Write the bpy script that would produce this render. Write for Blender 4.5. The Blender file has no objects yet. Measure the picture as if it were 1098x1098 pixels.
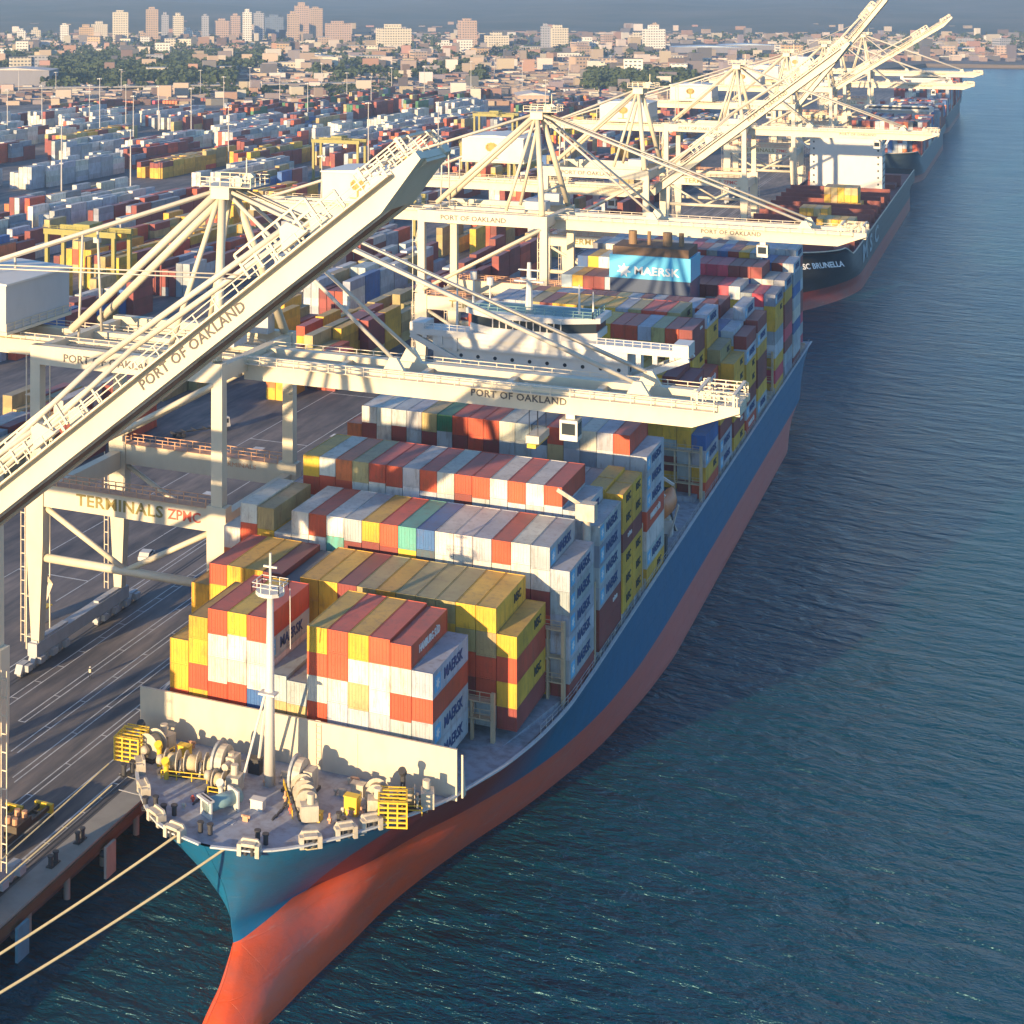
import bpy, bmesh, math, random
from mathutils import Vector, Matrix
R=random.Random(7)
sc=bpy.context.scene
col=sc.collection
V=Vector
# ------------------------------------------------------------------ camera
CAM=V((76.32,-170.32,101.0)); YAW=math.radians(-24.741); F=1774.7; PX=299.3; PY=-8.3; WH=1098.0
cd=bpy.data.cameras.new('camera'); cam=bpy.data.objects.new('camera',cd); col.objects.link(cam)
cam.location=CAM; cam.rotation_euler=(math.radians(90),0,-YAW)
cd.sensor_width=36; cd.sensor_fit='HORIZONTAL'; cd.lens=36*F/WH
cd.shift_x=(WH/2-PX)/WH; cd.shift_y=-(WH/2-PY)/WH
cd.clip_start=1; cd.clip_end=40000
sc.camera=cam
FWD=V((math.sin(YAW),math.cos(YAW),0)); RGT=V((math.cos(YAW),-math.sin(YAW),0))
def at(u,depth):
    "ground point on the photograph's column u at a distance along the view axis"
    p=CAM+FWD*depth+RGT*((u-PX)/F*depth); return p.x,p.y
# ------------------------------------------------------------------ materials
def new_mat(name):
    m=bpy.data.materials.new(name); m.use_nodes=True
    nt=m.node_tree; return m,nt,nt.nodes['Principled BSDF']
def N(nt,t,**k):
    n=nt.nodes.new(t)
    for a,b in k.items(): setattr(n,a,b)
    return n
MC={}
def paint(name,c,rough=.55,dirt=.35,scale=.6,metal=0.0,dark=.55,bump=.0,dc=None):
    "painted or plain surface with mottled wear"
    if name in MC: return MC[name]
    m,nt,b=new_mat(name); L=nt.links
    tc=N(nt,'ShaderNodeTexCoord'); mp=N(nt,'ShaderNodeMapping'); mp.inputs['Scale'].default_value=(scale,scale,scale*.45)
    L.new(tc.outputs['Object'],mp.inputs[0])
    n=N(nt,'ShaderNodeTexNoise'); n.inputs['Scale'].default_value=1.0; n.inputs['Detail'].default_value=6; n.inputs['Roughness'].default_value=.65
    L.new(mp.outputs[0],n.inputs['Vector'])
    r=N(nt,'ShaderNodeValToRGB'); r.color_ramp.elements[0].position=.42; r.color_ramp.elements[1].position=.72
    L.new(n.outputs['Fac'],r.inputs[0])
    mx=N(nt,'ShaderNodeMix',data_type='RGBA'); mx.inputs['A'].default_value=(*c,1)
    d=dc or tuple(x*dark for x in c); mx.inputs['B'].default_value=(*d,1)
    ml=N(nt,'ShaderNodeMath',operation='MULTIPLY'); ml.inputs[1].default_value=dirt
    L.new(r.outputs[0],ml.inputs[0]); L.new(ml.outputs[0],mx.inputs['Factor']); L.new(mx.outputs['Result'],b.inputs['Base Color'])
    b.inputs['Roughness'].default_value=rough; b.inputs['Metallic'].default_value=metal
    if bump:
        bp=N(nt,'ShaderNodeBump'); bp.inputs['Strength'].default_value=bump; bp.inputs['Distance'].default_value=.1
        L.new(n.outputs['Fac'],bp.inputs['Height']); L.new(bp.outputs[0],b.inputs['Normal'])
    MC[name]=m; return m
def container_mat(name,attr):
    m,nt,b=new_mat(name); L=nt.links
    if attr:
        a=N(nt,'ShaderNodeAttribute',attribute_name='Col'); cs=a.outputs['Color']
        tc=N(nt,'ShaderNodeNewGeometry'); co=tc.outputs['Position']
    else:
        a=N(nt,'ShaderNodeObjectInfo'); cs=a.outputs['Color']
        tc=N(nt,'ShaderNodeNewGeometry'); co=tc.outputs['Position']
    # rust and grime: vertical streaks and broad patches
    mp=N(nt,'ShaderNodeMapping'); mp.inputs['Scale'].default_value=(1.3,1.3,.35); L.new(co,mp.inputs[0])
    n=N(nt,'ShaderNodeTexNoise'); n.inputs['Scale'].default_value=1.0; n.inputs['Detail'].default_value=7; n.inputs['Roughness'].default_value=.7
    L.new(mp.outputs[0],n.inputs['Vector'])
    r=N(nt,'ShaderNodeValToRGB'); r.color_ramp.elements[0].position=.5; r.color_ramp.elements[1].position=.74
    L.new(n.outputs['Fac'],r.inputs[0])
    ml=N(nt,'ShaderNodeMath',operation='MULTIPLY'); ml.inputs[1].default_value=.62; L.new(r.outputs[0],ml.inputs[0])
    mx=N(nt,'ShaderNodeMix',data_type='RGBA'); mx.inputs['B'].default_value=(.16,.085,.045,1)
    L.new(cs,mx.inputs['A']); L.new(ml.outputs[0],mx.inputs['Factor'])
    n2=N(nt,'ShaderNodeTexNoise'); n2.inputs['Scale'].default_value=.23; n2.inputs['Detail'].default_value=3; L.new(co,n2.inputs['Vector'])
    hs=N(nt,'ShaderNodeHueSaturation'); mr=N(nt,'ShaderNodeMapRange'); mr.inputs[1].default_value=.3; mr.inputs[2].default_value=.7; mr.inputs[3].default_value=.8; mr.inputs[4].default_value=1.15
    L.new(n2.outputs['Fac'],mr.inputs[0]); L.new(mr.outputs[0],hs.inputs['Value']); L.new(mx.outputs['Result'],hs.inputs['Color'])
    gn=N(nt,'ShaderNodeNewGeometry'); sn=N(nt,'ShaderNodeSeparateXYZ'); L.new(gn.outputs['True Normal'],sn.inputs[0]); gz=N(nt,'ShaderNodeMath',operation='GREATER_THAN'); gz.inputs[1].default_value=.5; L.new(sn.outputs['Z'],gz.inputs[0])
    dm=N(nt,'ShaderNodeMath',operation='MULTIPLY'); dm.inputs[1].default_value=.30; L.new(gz.outputs[0],dm.inputs[0])
    dx=N(nt,'ShaderNodeMix',data_type='RGBA'); dx.inputs['B'].default_value=(.21,.19,.20,1); L.new(hs.outputs[0],dx.inputs['A']); L.new(dm.outputs[0],dx.inputs['Factor'])
    L.new(dx.outputs['Result'],b.inputs['Base Color']); b.inputs['Roughness'].default_value=.6
    # corrugation
    w=N(nt,'ShaderNodeTexWave',wave_type='BANDS',bands_direction='Y'); w.inputs['Scale'].default_value=1.1
    L.new(co,w.inputs['Vector'])
    w2=N(nt,'ShaderNodeTexWave',wave_type='BANDS',bands_direction='X'); w2.inputs['Scale'].default_value=1.1
    L.new(co,w2.inputs['Vector'])
    gm=N(nt,'ShaderNodeNewGeometry'); sp=N(nt,'ShaderNodeSeparateXYZ'); L.new(gm.outputs['True Normal'],sp.inputs[0])
    ab=N(nt,'ShaderNodeMath',operation='ABSOLUTE'); L.new(sp.outputs['Y'],ab.inputs[0])
    mh=N(nt,'ShaderNodeMix'); L.new(ab.outputs[0],mh.inputs['Factor']); L.new(w.outputs['Fac'],mh.inputs['A']); L.new(w2.outputs['Fac'],mh.inputs['B'])
    bp=N(nt,'ShaderNodeBump'); bp.inputs['Strength'].default_value=.35; bp.inputs['Distance'].default_value=.035
    L.new(mh.outputs['Result'],bp.inputs['Height']); L.new(bp.outputs[0],b.inputs['Normal'])
    return m
M_CON=container_mat('container_paint',False); M_CONS=container_mat('container_paint_mixed',True)
M_CRANE=paint('crane_cream_paint',(.64,.57,.43),.5,.4,.3,dark=.7)
M_CRANEG=paint('crane_grey_steel',(.42,.43,.45),.6,.4,.5)
M_RAIL=paint('railing_paint',(.72,.62,.48),.6,.4,1)
M_ORAIL=paint('walkway_orange',(.62,.34,.2),.6,.5,1)
M_DARK=paint('dark_steel',(.05,.05,.055),.6,.3,1)
M_STAY=paint('stay_paint',(.55,.51,.44),.55,.3,1)
M_WHITE=paint('white_paint',(.62,.60,.56),.5,.25,.5,dark=.75)
M_CREAMW=paint('breakwater_paint',(.62,.54,.42),.6,.5,.35,dark=.68)
M_DECK=paint('ship_deck_paint',(.33,.36,.42),.7,.75,.8,dc=(.17,.14,.13))
M_YEL=paint('safety_yellow',(.75,.5,.04),.5,.3,1)
M_GLASS=paint('window_glass',(.03,.04,.05),.12,.1,1)
M_ASPH=None
M_TXTN=paint('navy_lettering',(.03,.07,.2),.6,.2,1)
M_TXTK=paint('black_lettering',(.03,.03,.03),.6,.2,1)
M_TXTW=paint('white_lettering',(.8,.8,.78),.6,.2,1)
M_TXTG=paint('olive_gold_lettering',(.24,.19,.05),.6,.2,1)
M_TXTR=paint('red_lettering',(.6,.1,.06),.6,.2,1)
M_TXTGY=paint('grey_lettering',(.09,.085,.09),.6,.2,1)
M_STARB=paint('emblem_light_blue',(.12,.45,.72),.5,.15,1)
M_ROPE=paint('mooring_rope',(.62,.52,.3),.9,.4,2)
# ------------------------------------------------------------------ mesh builder
class MB:
    def __init__(s): s.v=[]; s.f=[]
    def poly(s,pts,faces):
        o=len(s.v); s.v+= [tuple(p) for p in pts]; s.f+=[tuple(o+i for i in f) for f in faces]; return s
    def box(s,x0,x1,y0,y1,z0,z1):
        return s.poly([(x0,y0,z0),(x1,y0,z0),(x1,y1,z0),(x0,y1,z0),(x0,y0,z1),(x1,y0,z1),(x1,y1,z1),(x0,y1,z1)],
            [(3,2,1,0),(4,5,6,7),(0,1,5,4),(1,2,6,5),(2,3,7,6),(3,0,4,7)])
    def cb(s,c,sz): 
        x,y,z=c; a,b,d=sz; return s.box(x-a/2,x+a/2,y-b/2,y+b/2,z-d/2,z+d/2)
    def beam(s,p,q,w,h,w2=None,h2=None,up=(0,0,1)):
        "box beam from p to q: w across, h in the up direction"
        p=V(p);q=V(q);d=(q-p).normalized();u=V(up)
        if abs(d.dot(u))>.98: u=V((0,1,0))
        a=d.cross(u).normalized(); b=a.cross(d).normalized()
        w2=w2 or w; h2=h2 or h; P=[]
        for c,ww,hh in((p,w,h),(q,w2,h2)):
            for i,j in((-1,-1),(1,-1),(1,1),(-1,1)): P.append(c+a*(i*ww/2)+b*(j*hh/2))
        return s.poly(P,[(3,2,1,0),(4,5,6,7),(0,1,5,4),(1,2,6,5),(2,3,7,6),(3,0,4,7)])
    def tube(s,p,q,r,n=8,r2=None,cap=True):
        p=V(p);q=V(q);d=(q-p).normalized(); u=V((0,0,1)) if abs(d.z)<.9 else V((1,0,0))
        a=d.cross(u).normalized(); b=a.cross(d); r2=r if r2 is None else r2; P=[]
        for c,rr in((p,r),(q,r2)):
            for i in range(n):
                t=2*math.pi*i/n; P.append(c+a*(math.cos(t)*rr)+b*(math.sin(t)*rr))
        f=[(i,(i+1)%n,n+(i+1)%n,n+i) for i in range(n)]
        if cap: f+=[tuple(range(n-1,-1,-1)),tuple(range(n,2*n))]
        return s.poly(P,f)
    def path(s,pts,r,n=6):
        for a,b in zip(pts,pts[1:]): s.tube(a,b,r,n)
        return s
    def prism(s,pts,ax,a,b):
        "extrude polygon pts along axis ax from a to b"
        n=len(pts); P=[]
        for c in(a,b):
            for p in pts:
                P.append({'x':(c,p[0],p[1]),'y':(p[0],c,p[1]),'z':(p[0],p[1],c)}[ax])
        return s.poly(P,[tuple(range(n)),tuple(range(2*n-1,n-1,-1))]+[(i,n+i,n+(i+1)%n,(i+1)%n) for i in range(n)])
    def rail(s,p,q,h=1.1,st=2.5,t=.05):
        p=V(p);q=V(q);L=(q-p).length;n=max(1,int(L/st))
        for i in range(n+1):
            c=p.lerp(q,i/n); s.box(c.x-t,c.x+t,c.y-t,c.y+t,c.z,c.z+h)
        for z in(h,h*.55): s.beam(p+V((0,0,z)),q+V((0,0,z)),t*1.7,t*1.7)
        return s
    def mesh(s,name):
        me=bpy.data.meshes.new(name); me.from_pydata(s.v,[],s.f)
        bm=bmesh.new(); bm.from_mesh(me); bmesh.ops.recalc_face_normals(bm,faces=bm.faces); bm.to_mesh(me); bm.free()
        return me
    def build(s,name,mat,parent=None,smooth=False,recalc=True):
        me=s.mesh(name) if recalc else bpy.data.meshes.new(name)
        if not recalc: me.from_pydata(s.v,[],s.f)
        me.materials.append(mat)
        if smooth:
            for p in me.polygons: p.use_smooth=True
        return link(name,me,parent)
def link(name,data,parent=None,loc=None):
    o=bpy.data.objects.new(name,data); col.objects.link(o)
    if parent:
        o.parent=parent
    if loc is not None: o.location=loc
    return o
def tag(o,label=None,cat=None,group=None,kind=None):
    if label: o['label']=label
    if cat: o['category']=cat
    if group: o['group']=group
    if kind: o['kind']=kind
    return o
def empty(name,loc,label,cat,group=None):
    o=link(name,None,None,loc); o.empty_display_size=2; return tag(o,label,cat,group)
def kids(o): return [c for c in col.objects if c.parent==o]
KC={}
def copy_tree(o,loc,label=None,tree=None):
    c=o.copy(); col.objects.link(c); c.location=loc
    if label: c['label']=label
    def rec(src,dst,lv):
        for k in (tree[src.name] if src.name in tree else []):
            n=k.copy(); col.objects.link(n); n.parent=dst; rec(k,n,lv+1)
    rec(o,c,0); return c
def tree_of(o):
    t={}
    for k in col.objects:
        if k.parent: t.setdefault(k.parent.name,[]).append(k)
    return t
TX={}
def text_mesh(s,size,ext=.03,bold=0.0,space=1.0):
    k=(s,size,ext,bold,space)
    if k in TX: return TX[k]
    c=bpy.data.curves.new('lettering','FONT'); c.body=s; c.size=size; c.extrude=ext; c.align_x='CENTER'; c.align_y='CENTER'; c.offset=bold; c.space_character=space
    c.resolution_u=2
    o=bpy.data.objects.new('t',c); col.objects.link(o)
    dg=bpy.context.evaluated_depsgraph_get(); me=bpy.data.meshes.new_from_object(o.evaluated_get(dg))
    bpy.data.objects.remove(o); TX[k]=me; return me
def put_text(s,size,mat,loc,facing,parent=None,name='lettering',bold=0.0,space=1.0,sx=1.0,rot=0.0):
    "facing: '-y' reads on a -y face, '+x' reads on a +x face"
    src=text_mesh(s,size,.03,bold,space); key=(src.name,mat.name)
    if key not in TX:
        me=src.copy(); me.materials.clear(); me.materials.append(mat); TX[key]=me
    o=link(name,TX[key],parent,loc)
    base=Matrix.Rotation(math.radians(90),4,'X')
    if facing=='+x': base=Matrix.Rotation(math.radians(90),4,'Z')@base
    if rot: base=base@Matrix.Rotation(rot,4,'Z')
    o.rotation_euler=base.to_euler(); o.scale=(sx,1,1)
    return o
# ------------------------------------------------------------------ light, sky, haze
SUN_EL=math.radians(9.5); SUN_AZ=math.radians(15)   # the sun stands low behind the camera, 15 degrees to the left of the ships' axis
sd=V((-math.sin(SUN_AZ)*math.cos(SUN_EL),-math.cos(SUN_AZ)*math.cos(SUN_EL),math.sin(SUN_EL)))  # towards the sun
sl=bpy.data.lights.new('sun','SUN'); sl.energy=5.0; sl.angle=math.radians(.6); sl.color=(1.0,.71,.38)
so=link('sun',sl); so.rotation_euler=sd.to_track_quat('Z','Y').to_euler()
w=bpy.data.worlds.new('World'); sc.world=w; w.use_nodes=True; nt=w.node_tree
bg=nt.nodes['Background']; sk=N(nt,'ShaderNodeTexSky'); sk.sky_type='NISHITA'; sk.sun_disc=False
sk.sun_elevation=SUN_EL; sk.sun_rotation=math.atan2(sd.x,sd.y); sk.air_density=1.0; sk.dust_density=.3; sk.ozone_density=4.0; sk.altitude=0
nt.links.new(sk.outputs[0],bg.inputs[0]); bg.inputs[1].default_value=.15
sc.view_settings.view_transform='Standard'; sc.view_settings.look='None'; sc.view_settings.exposure=1.15; sc.view_settings.gamma=1
# ------------------------------------------------------------------ water
def water_mat():
    m,nt,b=new_mat('harbour_water'); L=nt.links
    b.inputs['Base Color'].default_value=(.0,.042,.075,1); b.inputs['Specular Tint'].default_value=(.42,.84,1.0,1); b.inputs['Roughness'].default_value=.12; b.inputs['IOR'].default_value=1.33
    g=N(nt,'ShaderNodeNewGeometry')
    def noise(sx,sy,rot,det,ro=.6):
        mp=N(nt,'ShaderNodeMapping'); mp.inputs['Rotation'].default_value=(0,0,rot); mp.inputs['Scale'].default_value=(sx,sy,1); L.new(g.outputs['Position'],mp.inputs[0])
        n=N(nt,'ShaderNodeTexNoise'); n.inputs['Scale'].default_value=1; n.inputs['Detail'].default_value=det; n.inputs['Roughness'].default_value=ro; n.inputs['Distortion'].default_value=.4
        L.new(mp.outputs[0],n.inputs['Vector']); return n
    a=noise(.22,.5,math.radians(24),5,.62); c=noise(.9,1.7,math.radians(-14),3,.6); d=noise(.02,.05,math.radians(10),2)
    ad=N(nt,'ShaderNodeMath',operation='MULTIPLY_ADD'); ad.inputs[1].default_value=.22; L.new(c.outputs['Fac'],ad.inputs[0]); L.new(a.outputs['Fac'],ad.inputs[2])
    sw=noise(.075,.19,math.radians(28),3,.55); ad2=N(nt,'ShaderNodeMath',operation='MULTIPLY_ADD'); ad2.inputs[1].default_value=1.6; L.new(sw.outputs['Fac'],ad2.inputs[0]); L.new(ad.outputs[0],ad2.inputs[2]); ad=ad2
    bp=N(nt,'ShaderNodeBump'); bp.inputs['Strength'].default_value=1.0; bp.inputs['Distance'].default_value=1.9
    L.new(ad.outputs[0],bp.inputs['Height']); L.new(bp.outputs[0],b.inputs['Normal'])
    mr=N(nt,'ShaderNodeMapRange'); mr.inputs[1].default_value=.35; mr.inputs[2].default_value=.65; mr.inputs[3].default_value=.2; mr.inputs[4].default_value=.27
    L.new(d.outputs['Fac'],mr.inputs[0]); L.new(mr.outputs[0],b.inputs['Roughness']); b.inputs['Specular IOR Level'].default_value=.9
    return m
WL=-3.0
wm=MB(); 
wm.poly([(-3000,-1500,WL),(6000,-1500,WL),(6000,9000,WL),(-3000,9000,WL)],[(0,1,2,3)])
tag(wm.build('water',water_mat(),recalc=False),kind='structure')
# ------------------------------------------------------------------ land
QX=-24.4; QZ=1.5
def asphalt_mat():
    m,nt,b=new_mat('quay_asphalt'); L=nt.links; g=N(nt,'ShaderNodeNewGeometry')
    def noise(sx,sy,det):
        mp=N(nt,'ShaderNodeMapping'); mp.inputs['Scale'].default_value=(sx,sy,1); L.new(g.outputs['Position'],mp.inputs[0])
        n=N(nt,'ShaderNodeTexNoise'); n.inputs['Scale'].default_value=1; n.inputs['Detail'].default_value=det; n.inputs['Roughness'].default_value=.65; L.new(mp.outputs[0],n.inputs['Vector']); return n
    a=noise(.35,.05,6); c=noise(.02,.015,5)
    r=N(nt,'ShaderNodeValToRGB'); r.color_ramp.elements[0].position=.35; r.color_ramp.elements[0].color=(.075,.082,.098,1); r.color_ramp.elements[1].position=.7; r.color_ramp.elements[1].color=(.23,.21,.205,1)
    L.new(a.outputs['Fac'],r.inputs[0])
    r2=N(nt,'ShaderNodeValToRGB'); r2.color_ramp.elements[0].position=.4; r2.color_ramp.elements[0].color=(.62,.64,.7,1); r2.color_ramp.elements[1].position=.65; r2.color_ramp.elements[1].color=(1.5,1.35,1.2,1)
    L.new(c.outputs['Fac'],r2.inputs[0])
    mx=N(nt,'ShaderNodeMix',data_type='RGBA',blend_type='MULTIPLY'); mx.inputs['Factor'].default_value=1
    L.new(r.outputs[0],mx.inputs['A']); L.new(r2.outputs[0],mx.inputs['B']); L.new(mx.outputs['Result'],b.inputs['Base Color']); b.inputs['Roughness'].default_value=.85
    return m
def city_ground_mat():
    m,nt,b=new_mat('city_ground'); L=nt.links; g=N(nt,'ShaderNodeNewGeometry')
    mp=N(nt,'ShaderNodeMapping'); mp.inputs['Scale'].default_value=(.006,.003,1); L.new(g.outputs['Position'],mp.inputs[0])
    n=N(nt,'ShaderNodeTexNoise'); n.inputs['Scale'].default_value=1; n.inputs['Detail'].default_value=8; n.inputs['Roughness'].default_value=.7; L.new(mp.outputs[0],n.inputs['Vector'])
    r=N(nt,'ShaderNodeValToRGB'); e=r.color_ramp.elements; e[0].position=.38; e[0].color=(.05,.06,.035,1); e[1].position=.7; e[1].color=(.22,.17,.14,1)
    x=e.new(.5); x.color=(.12,.095,.085,1)
    L.new(n.outputs['Fac'],r.inputs[0]); L.new(r.outputs[0],b.inputs['Base Color']); b.inputs['Roughness'].default_value=.9
    return m
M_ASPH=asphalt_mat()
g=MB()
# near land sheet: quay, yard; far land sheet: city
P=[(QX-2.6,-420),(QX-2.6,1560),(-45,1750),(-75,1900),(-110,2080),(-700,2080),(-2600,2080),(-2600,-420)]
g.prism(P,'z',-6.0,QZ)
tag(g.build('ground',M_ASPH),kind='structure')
g=MB(); P=[(-2600,2081),(-112,2081),(-70,2290),(60,2300),(400,2320),(1500,2440),(5200,3400),(9000,12000),(-14000,12000),(-14000,-420),(-2601,-420)]
g.prism(P,'z',-6.0,2.2)
tag(g.build('city_ground',city_ground_mat()),kind='structure')
# wharf edge: concrete fascia beam, timber fender strip, bull rail
cm=paint('wharf_concrete',(.34,.32,.29),.85,.5,.3,dark=.6)
w_=MB(); w_.box(QX-3.2,QX+.06,-415,1555,QZ-1.3,QZ+.10); wb=w_.build('quay_edge_slab',cm); tag(wb,kind='structure')
fx=MB(); fx.box(QX+.06,QX+.3,-415,1550,QZ-1.2,QZ-.15)
tag(fx.build('timber_fender_strip',paint('fender_timber',(.16,.09,.05),.9,.5,.5)),'long brown timber fender strip along the concrete quay edge','fender')
M_LINE=paint('white_road_paint',(.62,.64,.66),.8,.7,.8,dark=.35)
ln=MB()
def line(x,y0,y1,w=.22,z=QZ+.004): ln.box(x-w/2,x+w/2,y0,y1,z,z+.004)
for x,y0,y1 in [(-28.9,-300,1500),(-29.9,-300,1500),(-33.0,-200,900),(-37.2,-60,600),(-38.1,-40,600),(-41.2,5,600),(-42.1,6,600),(-45.4,12,620),(-46.4,12,620),(-49.6,20,640),(-50.6,20,640),(-55.9,-100,1500),(-54.6,-100,1500),(-60.8,-300,1500),(-61.8,-60,400),(-70,60,1300),(-84,60,1300)]: line(x,y0,y1,.26 if x>-32 else .18)
for x0,x1,st in [(-29.9,-28.9,4),(-38.1,-37.2,9),(-42.1,-41.2,9),(-46.4,-45.4,9),(-50.6,-49.6,9),(-55.9,-54.6,6)]:
    y=20.0 if x0<-40 else -150.
    while y<330: ln.box(x0,x1,y,y+.16,QZ+.0045,QZ+.0085); y+=st
for y in range(70,1200,46): ln.box(-84,-70,y,y+.3,QZ+.0045,QZ+.0085)
for k in range(26):
    x=-66-R.random()*24; y=120+k*16+R.random()*6; ln.box(x-1.2,x+1.2,y,y+2.6,QZ+.0045,QZ+.0085)
tag(ln.build('quay_markings',M_LINE),kind='structure')
rl=MB()
for x in(-28.5,-58.5):
    rl.box(x-.45,x-.2,-400,1540,QZ+.004,QZ+.03); rl.box(x+.2,x+.45,-400,1540,QZ+.004,QZ+.03)
tag(rl.build('crane_rails',M_DARK),kind='structure')
# hills beyond the bay
def hills():
    m,nt,b=new_mat('hill_scrub'); L=nt.links; g=N(nt,'ShaderNodeNewGeometry')
    n=N(nt,'ShaderNodeTexNoise'); n.inputs['Scale'].default_value=.0022; n.inputs['Detail'].default_value=9; n.inputs['Roughness'].default_value=.7; L.new(g.outputs['Position'],n.inputs['Vector'])
    r=N(nt,'ShaderNodeValToRGB'); e=r.color_ramp.elements; e[0].position=.4; e[0].color=(.035,.05,.03,1); e[1].position=.68; e[1].color=(.14,.12,.08,1)
    L.new(n.outputs['Fac'],r.inputs[0]); L.new(r.outputs[0],b.inputs['Base Color']); b.inputs['Roughness'].default_value=.95
    mb=MB(); nx,ny=90,24; rr=random.Random(3)
    ph=[rr.random()*9 for _ in range(12)]
    for j in range(ny+1):
        for i in range(nx+1):
            dep=3550+j/ny*4800; lat=-5500+i/nx*12500
            p=CAM+FWD*dep+RGT*lat
            s=j/ny; hgt=215*(s**.8)*(.70+.16*math.sin(i*.21+ph[0])+.1*math.sin(i*.55+ph[1]+j*.3)+.05*math.sin(i*1.3+ph[2]-j*.8))
            mb.v.append((p.x,p.y,2.1+min(222,hgt+rr.uniform(-5,5)*min(1,s*6))))
    for j in range(ny):
        for i in range(nx): a=j*(nx+1)+i; mb.f.append((a,a+1,a+nx+2,a+nx+1))
    tag(mb.build('hills',m,smooth=True),kind='structure')
hills()
# ------------------------------------------------------------------ hulls
def lerp_tab(t,x):
    if x<=t[0][0]: return t[0][1]
    for a,b in zip(t,t[1:]):
        if x<=b[0]:
            k=(x-a[0])/(b[0]-a[0]); return a[1]+(b[1]-a[1])*k
    return t[-1][1]
def smooth_tab(t,x):
    "monotone-ish cubic through the table"
    n=len(t)
    if x<=t[0][0]: return t[0][1]
    if x>=t[-1][0]: return t[-1][1]
    i=max(k for k in range(n) if t[k][0]<=x); i=min(i,n-2)
    def sl(k):
        if k<=0 or k>=n-1: k2=min(max(k,0),n-2) if k<=0 else n-2; return (t[k2+1][1]-t[k2][1])/(t[k2+1][0]-t[k2][0])
        a=(t[k][1]-t[k-1][1])/(t[k][0]-t[k-1][0]); b=(t[k+1][1]-t[k][1])/(t[k+1][0]-t[k][0])
        return 0 if a*b<=0 else 2*a*b/(a+b)
    h=t[i+1][0]-t[i][0]; k=(x-t[i][0])/h
    return ((2*k**3-3*k**2+1)*t[i][1]+(k**3-2*k**2+k)*h*sl(i)+(-2*k**3+3*k**2)*t[i+1][1]+(k**3-k**2)*h*sl(i+1))
def hull_mesh(levels,stemy,bt,sheer,yend,cx,halfB,ny=90,stern=None):
    """levels: list of s in 0..1 (waterline below to rail). bt(s,y): half breadth; stemy(s): y of the stem at that level; zof(s,y)"""
    mb=MB(); nl=len(levels)
    for side in(1,-1):
        o=len(mb.v)
        for i in range(ny+1):
            t=(i/ny)**1.6
            for s in levels:
                y0=stemy(s); y=y0+(yend-y0)*t
                b=bt(s,y); 
                mb.v.append((cx+side*b,y,sheer(s,y)))
        for i in range(ny):
            for j in range(nl-1):
                a=o+i*nl+j; q=(a,a+nl,a+nl+1,a+1); mb.f.append(q if side>0 else q[::-1])
    # transom
    a=ny*nl; b=(ny+1)*nl+ny*nl
    for j in range(nl-1): mb.f.append((a+j,b+j,b+j+1,a+j+1))
    return mb
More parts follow.
